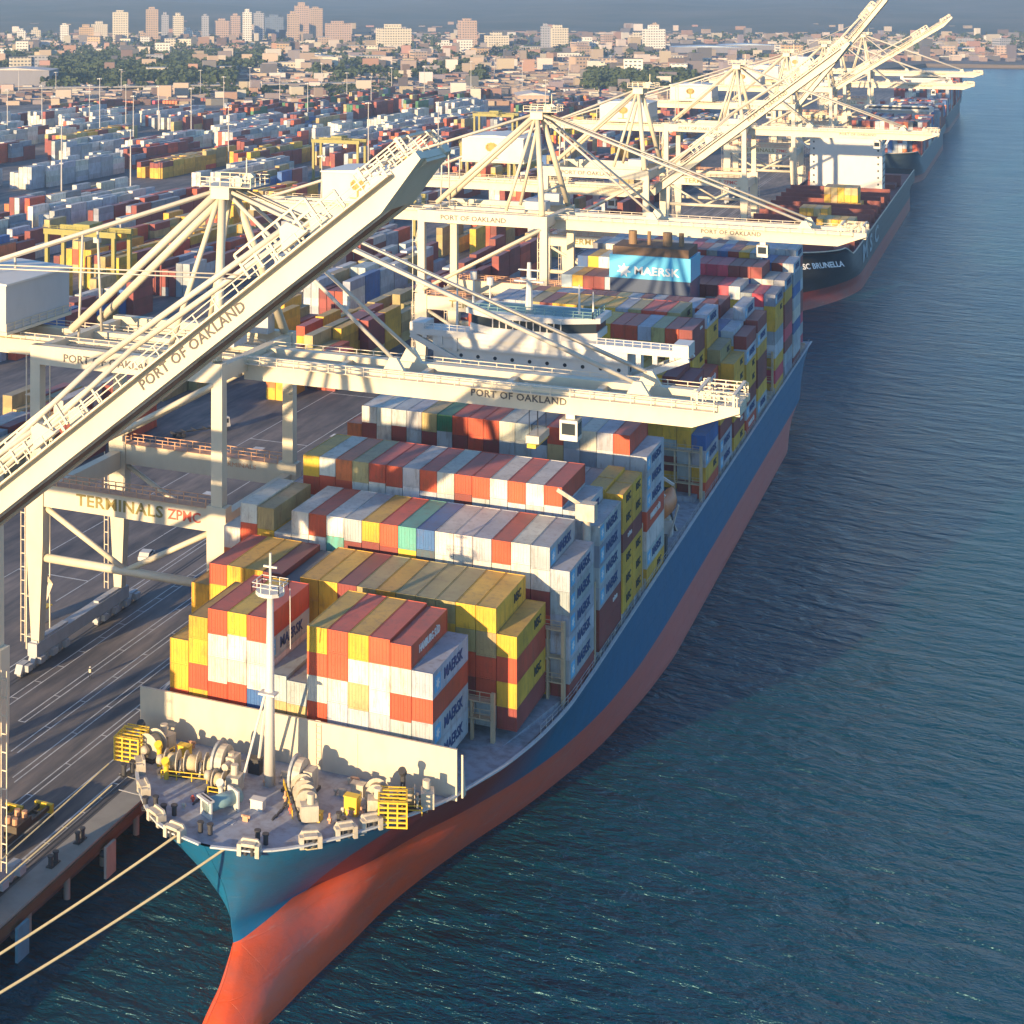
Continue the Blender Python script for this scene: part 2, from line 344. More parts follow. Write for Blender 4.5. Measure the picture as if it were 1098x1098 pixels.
def hull_mat(name,top,red,stripe=None,zb=6.0,zt=99,deep=(.35,.03,.02),bl=lambda:0):
    "topside paint above the boot line, antifouling below, with scuffs and weld lines"
    m,nt,b=new_mat(name); L=nt.links; g=N(nt,'ShaderNodeNewGeometry'); sp=N(nt,'ShaderNodeSeparateXYZ'); L.new(g.outputs['Position'],sp.inputs[0])
    def noise(sx,sy,sz,det,ro=.65):
        mp=N(nt,'ShaderNodeMapping'); mp.inputs['Scale'].default_value=(sx,sy,sz); L.new(g.outputs['Position'],mp.inputs[0])
        n=N(nt,'ShaderNodeTexNoise'); n.inputs['Scale'].default_value=1; n.inputs['Detail'].default_value=det; n.inputs['Roughness'].default_value=ro; L.new(mp.outputs[0],n.inputs['Vector']); return n
    st=noise(.12,.12,.35,6); sc_=noise(.25,.07,1.2,7,.75); sp2=noise(.8,.8,.25,4)
    gt=N(nt,'ShaderNodeMath',operation='GREATER_THAN'); gt.inputs[1].default_value=zb; L.new(sp.outputs['Z'],gt.inputs[0])
    if stripe:
        mrz=N(nt,'ShaderNodeMapRange'); mrz.inputs[1].default_value=-17.5; mrz.inputs[2].default_value=-9; mrz.inputs[3].default_value=2.6; mrz.inputs[4].default_value=zb
        L.new(sp.outputs['Y'],mrz.inputs[0]); L.new(mrz.outputs[0],gt.inputs[1])
    mx=N(nt,'ShaderNodeMix',data_type='RGBA'); L.new(gt.outputs[0],mx.inputs['Factor'])
    def ramp(src,c0,c1,p0,p1):
        r=N(nt,'ShaderNodeValToRGB'); e=r.color_ramp.elements; e[0].position=p0; e[0].color=(*c0,1); e[1].position=p1; e[1].color=(*c1,1); L.new(src.outputs['Fac'],r.inputs[0]); return r
    rr=ramp(st,red,tuple(.62*x+.06 for x in red),.38,.72)
    rb=ramp(sp2,top,tuple(.75*x+.015 for x in top),.4,.75)
    L.new(rr.outputs[0],mx.inputs['A'])
    if stripe:
        # antifouling turns paler and pinker from the shoulder aft
        ya=N(nt,'ShaderNodeMapRange'); ya.inputs[1].default_value=8; ya.inputs[2].default_value=75; ya.inputs[3].default_value=0; ya.inputs[4].default_value=.75; L.new(sp.outputs['Y'],ya.inputs[0])
        pk=N(nt,'ShaderNodeMix',data_type='RGBA'); pk.inputs['B'].default_value=(.62,.19,.17,1); L.new(ya.outputs[0],pk.inputs['Factor']); L.new(rr.outputs[0],pk.inputs['A']); L.new(pk.outputs['Result'],mx.inputs['A'])
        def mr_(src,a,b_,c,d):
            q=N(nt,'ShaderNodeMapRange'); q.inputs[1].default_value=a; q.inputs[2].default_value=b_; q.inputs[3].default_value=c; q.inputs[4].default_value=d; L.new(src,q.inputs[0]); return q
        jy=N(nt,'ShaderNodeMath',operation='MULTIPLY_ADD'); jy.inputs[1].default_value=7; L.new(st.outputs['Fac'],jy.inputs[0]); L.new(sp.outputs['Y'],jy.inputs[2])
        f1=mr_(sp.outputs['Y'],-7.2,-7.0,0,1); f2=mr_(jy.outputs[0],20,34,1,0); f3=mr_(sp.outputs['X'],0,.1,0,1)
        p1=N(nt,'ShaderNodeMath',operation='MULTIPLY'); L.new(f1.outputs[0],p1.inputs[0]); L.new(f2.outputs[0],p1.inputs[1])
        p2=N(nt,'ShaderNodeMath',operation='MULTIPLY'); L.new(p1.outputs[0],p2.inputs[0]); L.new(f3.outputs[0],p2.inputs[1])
        pm=N(nt,'ShaderNodeMix',data_type='RGBA'); pm.inputs['B'].default_value=(*stripe,1); L.new(rb.outputs[0],pm.inputs['A']); L.new(p2.outputs[0],pm.inputs['Factor']); L.new(pm.outputs['Result'],mx.inputs['B'])  # shade under the starboard bow flare, put into the topside colour as crimson
    else: L.new(rb.outputs[0],mx.inputs['B'])
    scr=ramp(sc_,(0,0,0),(1,1,1),.60,.70); m2=N(nt,'ShaderNodeMix',data_type='RGBA'); m2.inputs['B'].default_value=(.55,.33,.28,1)
    mm=N(nt,'ShaderNodeMath',operation='MULTIPLY'); mm.inputs[1].default_value=.55; L.new(scr.outputs[0],mm.inputs[0])
    inv=N(nt,'ShaderNodeMath',operation='SUBTRACT'); inv.inputs[0].default_value=1.0; L.new(gt.outputs[0],inv.inputs[1])
    m3=N(nt,'ShaderNodeMath',operation='MULTIPLY'); L.new(mm.outputs[0],m3.inputs[0]); L.new(inv.outputs[0],m3.inputs[1])
    L.new(m3.outputs[0],m2.inputs['Factor']); L.new(mx.outputs['Result'],m2.inputs['A']); L.new(m2.outputs['Result'],b.inputs['Base Color'])
    b.inputs['Roughness'].default_value=.42
    # plate seams
    wv=N(nt,'ShaderNodeTexBrick'); wv.inputs['Scale'].default_value=1; wv.inputs['Mortar Size'].default_value=.03; wv.inputs['Brick Width'].default_value=11; wv.inputs['Row Height'].default_value=2.6
    cb=N(nt,'ShaderNodeCombineXYZ'); L.new(sp.outputs['Y'],cb.inputs[0]); L.new(sp.outputs['Z'],cb.inputs[1]); L.new(cb.outputs[0],wv.inputs['Vector'])
    bp=N(nt,'ShaderNodeBump'); bp.inputs['Strength'].default_value=.6; bp.inputs['Distance'].default_value=.08; bp.invert=True; L.new(wv.outputs['Fac'],bp.inputs['Height'])
    b2=N(nt,'ShaderNodeBump'); b2.inputs['Strength'].default_value=.25; b2.inputs['Distance'].default_value=.6; L.new(st.outputs['Fac'],b2.inputs['Height']); L.new(bp.outputs[0],b2.inputs['Normal'])
    L.new(b2.outputs[0],b.inputs['Normal'])
    return m
# --- ship 1, measured half breadths at four heights
T0=[(-26.0,0.05),(-25.2,1.9),(-23.4,3.0),(-20,4.1),(-11,6.0),(-4.6,7.4),(5,8.6),(13.4,10.3),(22.8,12.8),(34,16.2),(44,18.6),(56,21),(67,22.3),(79,23.4),(94,24.1),(215,24.1),(240,20),(262,12)]
T4=[(-16.6,0.05),(-12,2.4),(-6.4,4.6),(1,8.3),(9.5,11.4),(16.7,14.4),(27.4,18.1),(39.8,21),(55,23),(72,23.9),(90,24.1),(235,24.1),(262,21)]
T15=[(-22.6,0.05),(-22,3.2),(-20.8,6.0),(-17.6,9.6),(-10.7,14.6),(-2,19.2),(.4,19.9),(8,22.0),(20,23.6),(30,24.1),(262,24.1)]
TM=[(-4,T0),(-3,T0),(4.2,T4),(15,T15)]
ZRAIL=[(-23,15.3),(5,14.9),(25,14.1),(40,13.8),(262,13.8)]
def stem1(z): return smooth_tab([(-7,-24.8),(-4,-25.9),(-2,-25.9),(-.8,-24.3),(.4,-21.6),(1.6,-18.6),(2.6,-16.9),(4.2,-16.6),(6,-17.0),(9,-18.2),(12,-20.2),(15.3,-22.6)],z)
def ship1():
    root=empty('container_ship',(0,0,0),'long blue-hulled container ship with red bottom moored along the quay, bow in the foreground','ship')
    LV=[-6.5,-5,-4,-3,-2.2,-1.4,-.6,.2,1,1.8,2.6,3.4,4.2,5,6,7,8,9.2,10.5,12,13.2,14.3,15.3]
    mb=MB(); ny=120
    for side in(1,-1):
        o=len(mb.v)
        for i in range(ny+1):
            t=(i/ny)**2.0
            for z in LV:
                y0=stem1(z); y=y0+(262-y0)*t
                zr=lerp_tab(ZRAIL,y); zz=z if z<=5 else 5+(z-5)*(zr-5)/10.3
                # distance behind this level's stem scales the tables' own start
                if zz<=-3: b=smooth_tab(T0,y)*(1+.03*(zz+3))
                else:
                    for (za,ta),(zb_,tb) in zip(TM[1:],TM[2:]):
                        if zz<=zb_ or zb_==15:
                            k=min(1,(zz-za)/(zb_-za))
                            sa,sb=ta[0][0],tb[0][0]
                            # compare both tables at an equal distance behind their stems, relaxing to true y further aft
                            rel=max(0.0,1-(y-y0)/26.0)**.8
                            ya=y+(sa-y0)*rel; yb=y+(sb-y0)*rel
                            b=(1-k)*smooth_tab(ta,ya)+k*smooth_tab(tb,yb); break
                if i==0: b=.02
                off=1.3*min(1,max(0,(-6-y)/14))*min(1,max(0,(4.2-zz)/4))
                if side<0: f_=.38+.62*min(1,max(0,(y+12)/34)); lo=min(1,max(0,(7.5-zz)/4)); b*=1-(1-f_)*lo
                if i==0: b=.02
                mb.v.append((side*b+off,y,zz))
        nl=len(LV)
        for i in range(ny):
            for j in range(nl-1):
                a=o+i*nl+j; q=(a,a+nl,a+nl+1,a+1); mb.f.append(q if side>0 else q[::-1])
    a=ny*nl; b=(ny+1)*nl+ny*nl
    for j in range(nl-1): mb.f.append((a+j,b+j,b+j+1,a+j+1))
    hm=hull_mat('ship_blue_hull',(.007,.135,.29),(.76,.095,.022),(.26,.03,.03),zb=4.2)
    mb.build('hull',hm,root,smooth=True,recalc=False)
    # decks (the forecastle deck sits 1.1 m under the rail)
    dk=MB(); ys=[-21.6,-21,-20,-18.5,-16,-13,-9,-5,0,5,10,16,22,30,40,50,62,75,85,106,150,200,240,261.8]
    for y in ys:
        b=smooth_tab(T15,y)-.35; z=lerp_tab(ZRAIL,y)-.3
        dk.v+=[(-max(b,.3),y,z),(max(b,.3),y,z)]
    for i in range(len(ys)-1): dk.f.append((2*i,2*i+1,2*i+3,2*i+2))
    dk.build('deck',M_DECK,root,recalc=False)
    # rail cap: pale gunwale
    gw=MB()
    for side in(1,-1):
        pts=[]; y=-22.5
        while y<262:
            b=smooth_tab(T15,y); pts.append((side*b,y,lerp_tab(ZRAIL,y)+.04)); y+=1.0 if y<30 else 5
        for p,q in zip(pts,pts[1:]): gw.beam(p,q,.4,.16)
    gw.build('gunwale',paint('gunwale_grey_white',(.55,.57,.58),.6,.4,.8),root)
    return root
S1=ship1(); 
FD=14.75   # forecastle deck height
# ------------------------------------------------------------------ containers
PAL={'Y':(.68,.40,.035),'R':(.56,.085,.035),'O':(.62,.17,.05),'M':(.25,.05,.045),'W':(.66,.63,.56),'G':(.42,.46,.50),'B':(.04,.13,.36),
     'N':(.06,.10,.14),'T':(.48,.36,.16),'C':(.10,.36,.30),'D':(.03,.18,.08),'P':(.55,.06,.10),'K':(.26,.30,.36),'V':(.40,.33,.14)}
CN={'Y':'yellow','R':'orange red','O':'orange','M':'dark maroon','W':'off white','G':'light grey','B':'blue','N':'dark slate','T':'tan','C':'sea green','D':'dark green','P':'crimson','K':'blue grey','V':'olive yellow'}
CW=2.42; HS,HH=2.56,2.87
def con_mesh(L,H):
    "ISO container with its frame proud of the corrugated panels; origin at bottom front centre"
    mb=MB(); w=CW/2; f=.11; r=.045
    mb.box(-w+r,w-r,r,L-r,.1,H-.05)
    for x in(-w,w-f):
        for y in(0,L-f*1.6): mb.box(x,x+f,y,y+f*1.6,0,H)
    for z0,z1 in((0,.17),(H-.12,H-.003)):
        for x in(-w,w-f*.7): mb.box(x+.002,x+f*.7-.002,f*1.6,L-f*1.6,z0+.002,z1)
        for y in(0,L-f): mb.box(-w+f,w-f,y+.002,y+f-.002,z0+.002,z1)
    # end doors: two leaves with lock rods
    for x in(-w+f+.02,.015): mb.box(x,x+w-f-.035,.018,.046,.19,H-.15)
    for x in(-.78,-.32,.32,.78): mb.box(x-.025,x+.025,-.02,.017,.15,H-.14)
    for z in(.7,1.5): 
        for x in(-.55,.55): mb.box(x-.24,x+.24,-.012,.0175,z,z+.05)
    me=mb.mesh('shipping_container'); me.materials.append(M_CON); return me
CM={(L,H):con_mesh(L,H) for L in(12.19,6.06) for H in(HS,HH)}
ALL=[]   # every container: dict(x,y,z,L,H,c,zone,score,...)
def column(x,y,L,ztop,zbase,spec,zone,ci,rng,text=None,pal='GWRMKY'):
    "stack of one column, given from the top down; returns list"
    z=ztop; k=0; out=[]
    while z>zbase+.8:
        c=spec[k] if k<len(spec) else rng.choice(pal)
        H=HH if ((k*7+ci*3)%5<3) else HS
        if c==' ': z-=H+.03; k+=1; continue
        z0=z-H
        out.append(dict(x=x,y=y,z=z0,L=L,H=H,c=c,zone=zone,ci=ci,tier=k,top=(k==0)))
        z=z0-.03; k+=1
    ALL.extend(out); return out
def bay(idx,y,ncol,default_top,zbase,cols,zone,seed,pal='GWRMKY',L=12.19,twenty=()):
    """cols: {column index from port: (ztop, 'colours from the top down')}; others use default"""
    rng=random.Random(seed); x0=-(ncol-1)/2*2.5
    tops=[]
    for i in range(ncol):
        zt,sp=cols.get(i,(default_top,''))
        if zt is None: zt=default_top
        x=x0+2.5*i
        if zt<=zbase+1: tops.append((x,zbase)); continue
        if i in twenty:
            column(x,y,6.06,zt,zbase,sp,zone,i,rng,pal=pal); column(x,y+6.13,6.06,zt,zbase,sp,zone+' aft half',i,rng,pal=pal)
        else: column(x,y,L,zt,zbase,sp,zone,i,rng,pal=pal)
        tops.append((x,zt))
    return dict(y=y,L=L,tops=tops,zone=zone)
BAYS=[]
def spec(tops,strs,default):
    return {i:(tops.get(i,default),strs[i] if i<len(strs) else '') for i in range(max(len(strs),max(tops)+1 if tops else 0))}
A=lambda d,s: spec(d,s,None)
BAYS.append(bay(0,0,13,29.8,15.3,A({0:25.6,1:28.6,5:23.6,6:23.2,11:29.5,12:26.9},
   ['YYR','YYRY','RWWR','YWWR','RGWB','GTO','GTR','YRWR','RRWG','YWTG','RWWG','RWRG','GRGG']),'foremost bay',1))
BAYS.append(bay(1,14.9,17,29.35,15.0,A({0:26.5,1:29.3,4:29.3,5:28.6,16:26.45},
   ['YY','RY','YY','YY','MO','NG','YYR','YYO','MYO','VYR','YYR','VYO','VYR','VYM','YVRMG','YTRRG','YRYMM']),'second bay',2,pal='YRVMO'))
BAYS.append(bay(2,29.0,19,32.5,14.2,A({0:29.2,1:32.6,2:32.4,3:29.4,18:29.9},
   ['WO','WR','TY','WM','WWG','RWG','WCG','GMW','YM','RMR','CYR','BNK','WWG','WWG','GWM','RWW','WWM','GWMR','GGGGGM']),'third bay',3))
BAYS.append(bay(3,44.07,19,35.5,14.4,A({0:29.0,1:30.5,17:32.6,18:31.0},
   ['GW','GW','YR','WR','OR','TW','RW','RW','WW','RG','WG','RM','RG','WG','RG','WG','RG','GGGG','GKGGMM']),'fourth bay',4))
BAYS.append(bay(4,57.3,19,31.3,14.4,A({0:28,1:29,17:31.9,18:31.5},
   ['WG','MR','MN','VM','MK','MR','VM','MY','NM','MM','VM','VR','MR','MK','MR','GM','KM','YYRYY','YYMYYY']),'fifth bay',5,twenty=(17,18)))
BAYS.append(bay(5,72.6,19,35.7,14.4,A({0:32.8,18:32.8},
   ['OG','WM','WW','GM','GG','TM','DG','RM','RR','RM','WG','GG','NG','RT','GG','WK','GG','RGK','GGGRWG']),'sixth bay, just ahead of the bridge',6))
rngb=random.Random(11)
def mixed(n,tops,pal): return {i:(tops(i),''.join(rngb.choice(pal) for _ in range(8))) for i in range(n)}
BAYS.append(bay(6,119.5,19,35.6,14.4,{**mixed(19,lambda i:35.8,'GWKPGB'),**A({12:34.5,13:34.5,14:34.4,15:34.3,16:34.2,17:33.4,18:24.5},['']*12+['YTYG','YYYG','YYGRY','YGYY','MMRY','MRYYG','BGY'])},'first bay behind the bridge',7,pal='YRMGV'))
BAYS.append(bay(7,133.8,19,39.6,14.4,{**mixed(19,lambda i:39.6 if i<15 else 36.2,'GPGPMWGK'),**A({17:31.2,18:28.4},['']*17+['RYG','RYMG'])},'second bay behind the bridge',8,pal='YRMGV'))
BAYS.append(bay(8,148.2,19,39.8,14.4,{**mixed(19,lambda i:39.9 if i<16 else 35,'GPMGWKGM'),**A({15:36.9,17:33.4,18:31.0},['']*15+['TVY','GYYR','VYGR','YYMY'])},'third bay behind the bridge',9,pal='YRMGV'))
BAYS.append(bay(9,162.8,19,38.2,14.4,{**mixed(19,lambda i:38.5 if i<15 else 36.0,'GKGMWGRB'),**A({16:34.2,17:34.2,18:33.4},['']*16+['BKY','GYG','MGYYM'])},'bay just ahead of the funnel',10,pal='YRMGV'))
BAYS.append(bay(10,177.0,19,34,14.4,{i:((36.6 if i%2 else 34) if i>13 else 0,''.join(rngb.choice('YYMGYMG') for _ in range(8))) for i in range(19)},'bay beside the funnel',12,pal='YMGYV'))
BAYS.append(bay(11,201.5,19,36.5,14.4,mixed(19,lambda i:36.4 if i<16 else 35.2,'YMGKPMYG'),'first bay behind the funnel',13,pal='YRMGV'))
BAYS.append(bay(12,216.0,19,37.6,14.4,mixed(19,lambda i:38.6 if i<17 else 36,'GPWBGMYK'),'second bay behind the funnel',14,pal='YRMGV'))
BAYS.append(bay(13,230.4,19,38.8,14.4,mixed(19,lambda i:39.6 if i<16 else 37.6,'GKWBGYMP'),'third bay behind the funnel',15,pal='YRMGV'))
BAYS.append(bay(14,244.8,18,39,14.4,mixed(18,lambda i:38.8,'GKMGWGMP'),'sternmost bay',16,pal='YRMGP'))
# which containers can be seen: top, front face or starboard face open
for bi,b in enumerate(BAYS): b['topx']={round(x,2):z for x,z in b['tops']}
def expose():
    byzone={}
    for c in ALL: byzone.setdefault((round(c['y'],1)),[]).append(c)
    for bi,b in enumerate(BAYS):
        for c in [q for q in ALL if b['y']-.1<=q['y']<b['y']+b['L']]:
            zt=c['z']+c['H']; sc_=0
            px=F/((V((c['x'],c['y'],c['z']))-CAM).dot(FWD))
            top=c['top']
            nb=b['topx'].get(round(c['x']+2.5,2),0)
            side=max(0,min(c['H'],zt-max(nb,c['z'])))
            if bi==0: fz=99 if zt>20 else 0
            else:
                pb=BAYS[bi-1]; gap=b['y']-(pb['y']+pb['L']); pt=max([z for x,z in pb['tops'] if abs(x-c['x'])<2]+[0])
                fz=zt-(pt-max(0,gap)*.34)
                if c['y']>b['y']+1: fz=0
            front=max(0,min(c['H'],fz))
            area=(c['L']*CW*.35 if top else 0)+side*c['L']*.4+front*CW*.85
            c['score']=area*px*px; c['front']=front; c['side']=side
expose()
# ---- the 300 that show largest become objects of their own, the others one mesh
def ordinal(n): return ['first','second','third','fourth','fifth','sixth','seventh','eighth','ninth','tenth','eleventh','twelfth','thirteenth','fourteenth','fifteenth','sixteenth','seventeenth','eighteenth','nineteenth','twentieth'][n-1]
def jit(c,r,k=.14):
    f=1+r.uniform(-k,k); return tuple(min(.9,max(.004,v*f*(1+r.uniform(-.05,.05)))) for v in c)
rank=sorted(ALL,key=lambda c:-c['score'])
IND=set(id(c) for c in rank[:300])
rest=[]
rj=random.Random(5)
ncols={b['zone']:len(b['tops']) for b in BAYS}
for c in ALL:
    cc=jit(PAL[c['c']],rj)
    if id(c) not in IND: rest.append((c['x']-CW/2,c['x']+CW/2,c['y'],c['y']+c['L'],c['z'],c['z']+c['H'],cc)); continue
    o=link('shipping_container',CM[(c['L'],c['H'])],None,(c['x'],c['y'],c['z']))
    o.color=(*cc,1)
    zn=c['zone'].replace(' aft half',''); nc=ncols[zn]
    half='' if c['L']>7 else ('aft ' if 'aft half' in c['zone'] else 'forward ')+'short '
    tier='on top' if c['tier']==0 else ordinal(c['tier']+1)+' from top'
    place='starboard outer row' if c['ci']==nc-1 else 'quayside outer row' if c['ci']==0 else ordinal(nc-c['ci'])+' row from starboard'
    tag(o,f"{half}{CN[c['c']]} container, {zn}, {place}, {tier}",'container','containers stacked on the large container ship')
    if c['side']>1.2 and c['x']>-6:
        rr=rj.random()
        if c['c'] in 'GK' and c['L']>7:
            # pale blue emblem square and dark name on the starboard side
            k=link('lettering',TX.get('mk') or TX.setdefault('mk',None),o) if False else None
            t=put_text('MAERSK',1.75,M_TXTN,(CW/2+.005,7.0,c['H']*.5),'+x',o,bold=.02)
            sq=MB(); sq.box(CW/2-.05,CW/2+.012,.75,2.7,c['H']*.5-.95,c['H']*.5+.95)
            if 'sq' not in TX:
                TX['sq']=MB().box(CW/2-.05,CW/2+.012,.75,2.6,.42,2.2).mesh('emblem_panel'); TX['sq'].materials.append(M_STARB)
                st=MB(); pts=[]
                for i in range(14):
                    a=math.pi*2*i/14; r_=.72 if i%2==0 else .36; pts.append((1.68+r_*math.sin(a),1.31+r_*math.cos(a)))
                st.prism(pts,'x',CW/2+.0125,CW/2+.02); TX['star']=st.mesh('emblem_star'); TX['star'].materials.append(M_TXTW)
            e=link('emblem_panel',TX['sq'],o); link('emblem_star',TX['star'],e)
        elif c['c'] in 'YV':
            put_text('MSC',1.5,M_TXTK,(CW/2+.005,c['L']*(.72 if c['L']>7 else .6),c['H']*.52),'+x',o,bold=.03)
        elif c['c'] in 'RO' and rr<.5:
            put_text('HAMBURG SÜD',1.25,M_TXTW,(CW/2+.005,c['L']*.5,c['H']*.5),'+x',o,bold=.02,sx=.8 if c['L']>7 else .5)
        elif c['c'] in 'M' and rr<.3:
            put_text('triton',1.1,M_TXTW,(CW/2+.005,c['L']*.72,c['H']*.62),'+x',o)
# ------------------------------------------------------------------ container yard
def uv(x,y,z=2):
    r=V((x,y,z))-CAM; d=r.dot(FWD); return (PX+F*r.dot(RGT)/d, PY-F*r.z/d, d) if d>5 else (-9,0,0)
ry=random.Random(21)
YB=[]
def yard(x0,y0,nx,ny,pal,hmax,dens=.86):
    hb_=hmax; cr=ry.choice(pal)
    for i in range(nx):
        for j in range(ny):
            if ry.random()>dens: continue
            if j==0 or ry.random()<.3: hb_=max(1,min(hmax,int(ry.gauss(hmax-.6,.9)+.5))); cr=ry.choice(pal)
            h=hb_; z=QZ+.02
            c0=cr
            for k in range(h):
                if ry.random()<.28: c0=ry.choice(pal)
                H=HH if ry.random()<.6 else HS
                x=x0+i*2.62; y=y0+j*12.75
                rest.append((x,x+CW,y,y+12.19,z,z+H,jit(PAL[c0],ry,.2))); z+=H+.02
cx=-104.0; bi=0
while cx>-640:
    y=70.0
    while y<1230:
        u,v,d=uv(cx+8,y+40)
        ok=-90<u<760 and v<620
        if v<118 and u<330: ok=False
        if v<104: ok=False
        if cx>-125 and (y<150 or ry.random()<.35): ok=False
        if ry.random()<.13: ok=False
        if ok:
            if -378<cx<-318 and y>740: pal='WWGWWGW'
            elif u<330 and 128<v<176 and ry.random()<.62: pal='WWWWGWWGGWMR'
            elif v<128: pal='MMRMKMTOMMD'
            elif u<260 and 180<v<268 and ry.random()<.7: pal='GWGGWWWKGW'
            elif ry.random()<.22: pal='YVYVMRY'
            elif ry.random()<.25: pal='MMRMGMKM'
            else: pal='MRMOTGWMKWVGMGTWMB'
            yard(cx,y,6,7,pal,4 if u<600 else 3,.9 if ry.random()<.8 else .5)
        y+=7*12.75+ry.choice((16,24,34,60)); bi+=1
    cx-=26.5 if bi%3 else 34
# stack beside the apron, seen between the legs of the nearest crane
def stack_at(x,y,nx,pal,h,L=12.19):
    for i in range(nx):
        z=QZ+.02
        for k in range(h if i else h-1): 
            rest.append((x+i*2.6,x+i*2.6+CW,y,y+L,z,z+HH,jit(PAL[ry.choice(pal)],ry))); z+=HH+.02
stack_at(-96,196,2,'YOO',4); stack_at(-91.2,210,3,'MMMR',3)
stack_at(-118,150,4,'MMRY',4); stack_at(-121,128,5,'YVMM',3)
# loose trailers' boxes and chassis rows further back
for k in range(150):
    u=ry.uniform(-10,760); v=ry.uniform(84,122 if u<330 else 104)
    d=F*99.5/(v+8.3); x,y=at(u,d)
    if x>-110: continue
    n=ry.randint(1,5); c=ry.choice('MRMOWGKPB')
    for i in range(n): rest.append((x+i*3,x+i*3+CW,y,y+12,QZ+1.2,QZ+1.2+HH,jit(PAL[c],ry,.25)))
# ------------------------------------------------------------------ ships further along the quay
def simple_hull(name,lab,x0,half,y0,y1,deck,rail,top,red,zb,deckmat,hw=1.0,mname='m'):
    "second, third ... ship: flared bow, parallel body"
    root=empty(name,(0,0,0),lab,'ship','container ships moored further along the quay')
    mb=MB(); LV=[-6,-3,-1,1,3,5,7,9,11,13,rail]; ny=70; nl=len(LV)
    for side in(1,-1):
        o=len(mb.v)
        for i in range(ny+1):
            t=(i/ny)**1.7
            for z in LV:
                ys=y0+9-8*max(0,min(1,z/rail))-(3 if z<-1 else 0); y=ys+(y1-ys)*t
                s=min(1,(y-ys)/(72-44*(max(0,z)/rail))); b=half*(1-(1-s)**(1.7+1.2*max(0,z)/rail)) 
                if y>y1-30 and z<8: b*=1-.3*((y-y1+30)/30)
                zr=rail-(rail-deck)*min(1,max(0,(y-y0-22)/22)); zz=z if z<5 else 5+(z-5)*(zr-5)/(rail-5)
                mb.v.append((x0+side*max(b,.03),y,zz))
        for i in range(ny):
            for j in range(nl-1):
                a=o+i*nl+j; q=(a,a+nl,a+nl+1,a+1); mb.f.append(q if side>0 else q[::-1])
    a=ny*nl; b=(ny+1)*nl+ny*nl
    for j in range(nl-1): mb.f.append((a+j,b+j,b+j+1,a+j+1))
    mb.build('hull',hull_mat(mname,top,red,zb=zb),root,smooth=True,recalc=False)
    dk=MB(); ys=[y0+1.2+i*1.2 for i in range(8)]+[y0+12+k*4 for k in range(1,10)]+[y0+60+k*20 for k in range(int((y1-y0-60)/20)+1)]
    for y in ys:
        s=min(1,(y-y0-1)/28); b=half*(1-(1-s)**2.9)-.3; zr=rail-(rail-deck)*min(1,max(0,(y-y0-22)/22))-1.0
        dk.v+=[(x0-max(b,.1),y,zr),(x0+max(b,.1),y,zr)]
    for i in range(len(ys)-1): dk.f.append((2*i,2*i+1,2*i+3,2*i+2))
    dk.build('deck',deckmat,root,recalc=False)
    gw=MB()
    for side in(1,-1):
        pts=[]; y=y0+1.05
        while y<y1:
            s=min(1,(y-y0-1)/28); b=half*(1-(1-s)**2.9); zr=rail-(rail-deck)*min(1,max(0,(y-y0-22)/22)); pts.append((x0+side*b,y,zr)); y+=1.5 if y<y0+32 else 10
        for p,q in zip(pts,pts[1:]): gw.beam(p,q,.35,.3)
    gw.build('gunwale',M_RAIL,root)
    return root
M_RDECK=paint('oxide_red_deck',(.26,.075,.06),.75,.6,.3,dark=.5)
S2=simple_hull('container_ship','black-hulled container ship with red deck and few containers, moored behind the blue ship',-2.3,21.4,369,705,13.5,18.5,(.035,.045,.06),(.42,.06,.04),3.2,M_RDECK,mname='ship_black_hull')
S3=simple_hull('container_ship','grey-hulled container ship with white bridge, moored beyond the red-decked ship',-3.5,20.5,742,1040,12,17,(.09,.14,.18),(.35,.07,.05),.6,M_DARK,mname='ship_grey_hull')
S4=simple_hull('container_ship','farthest container ship at the end of the quay, stacked high with containers',-5.5,19.0,1085,1370,11,16,(.05,.07,.1),(.3,.07,.05),.6,M_DARK,mname='ship_far_hull')
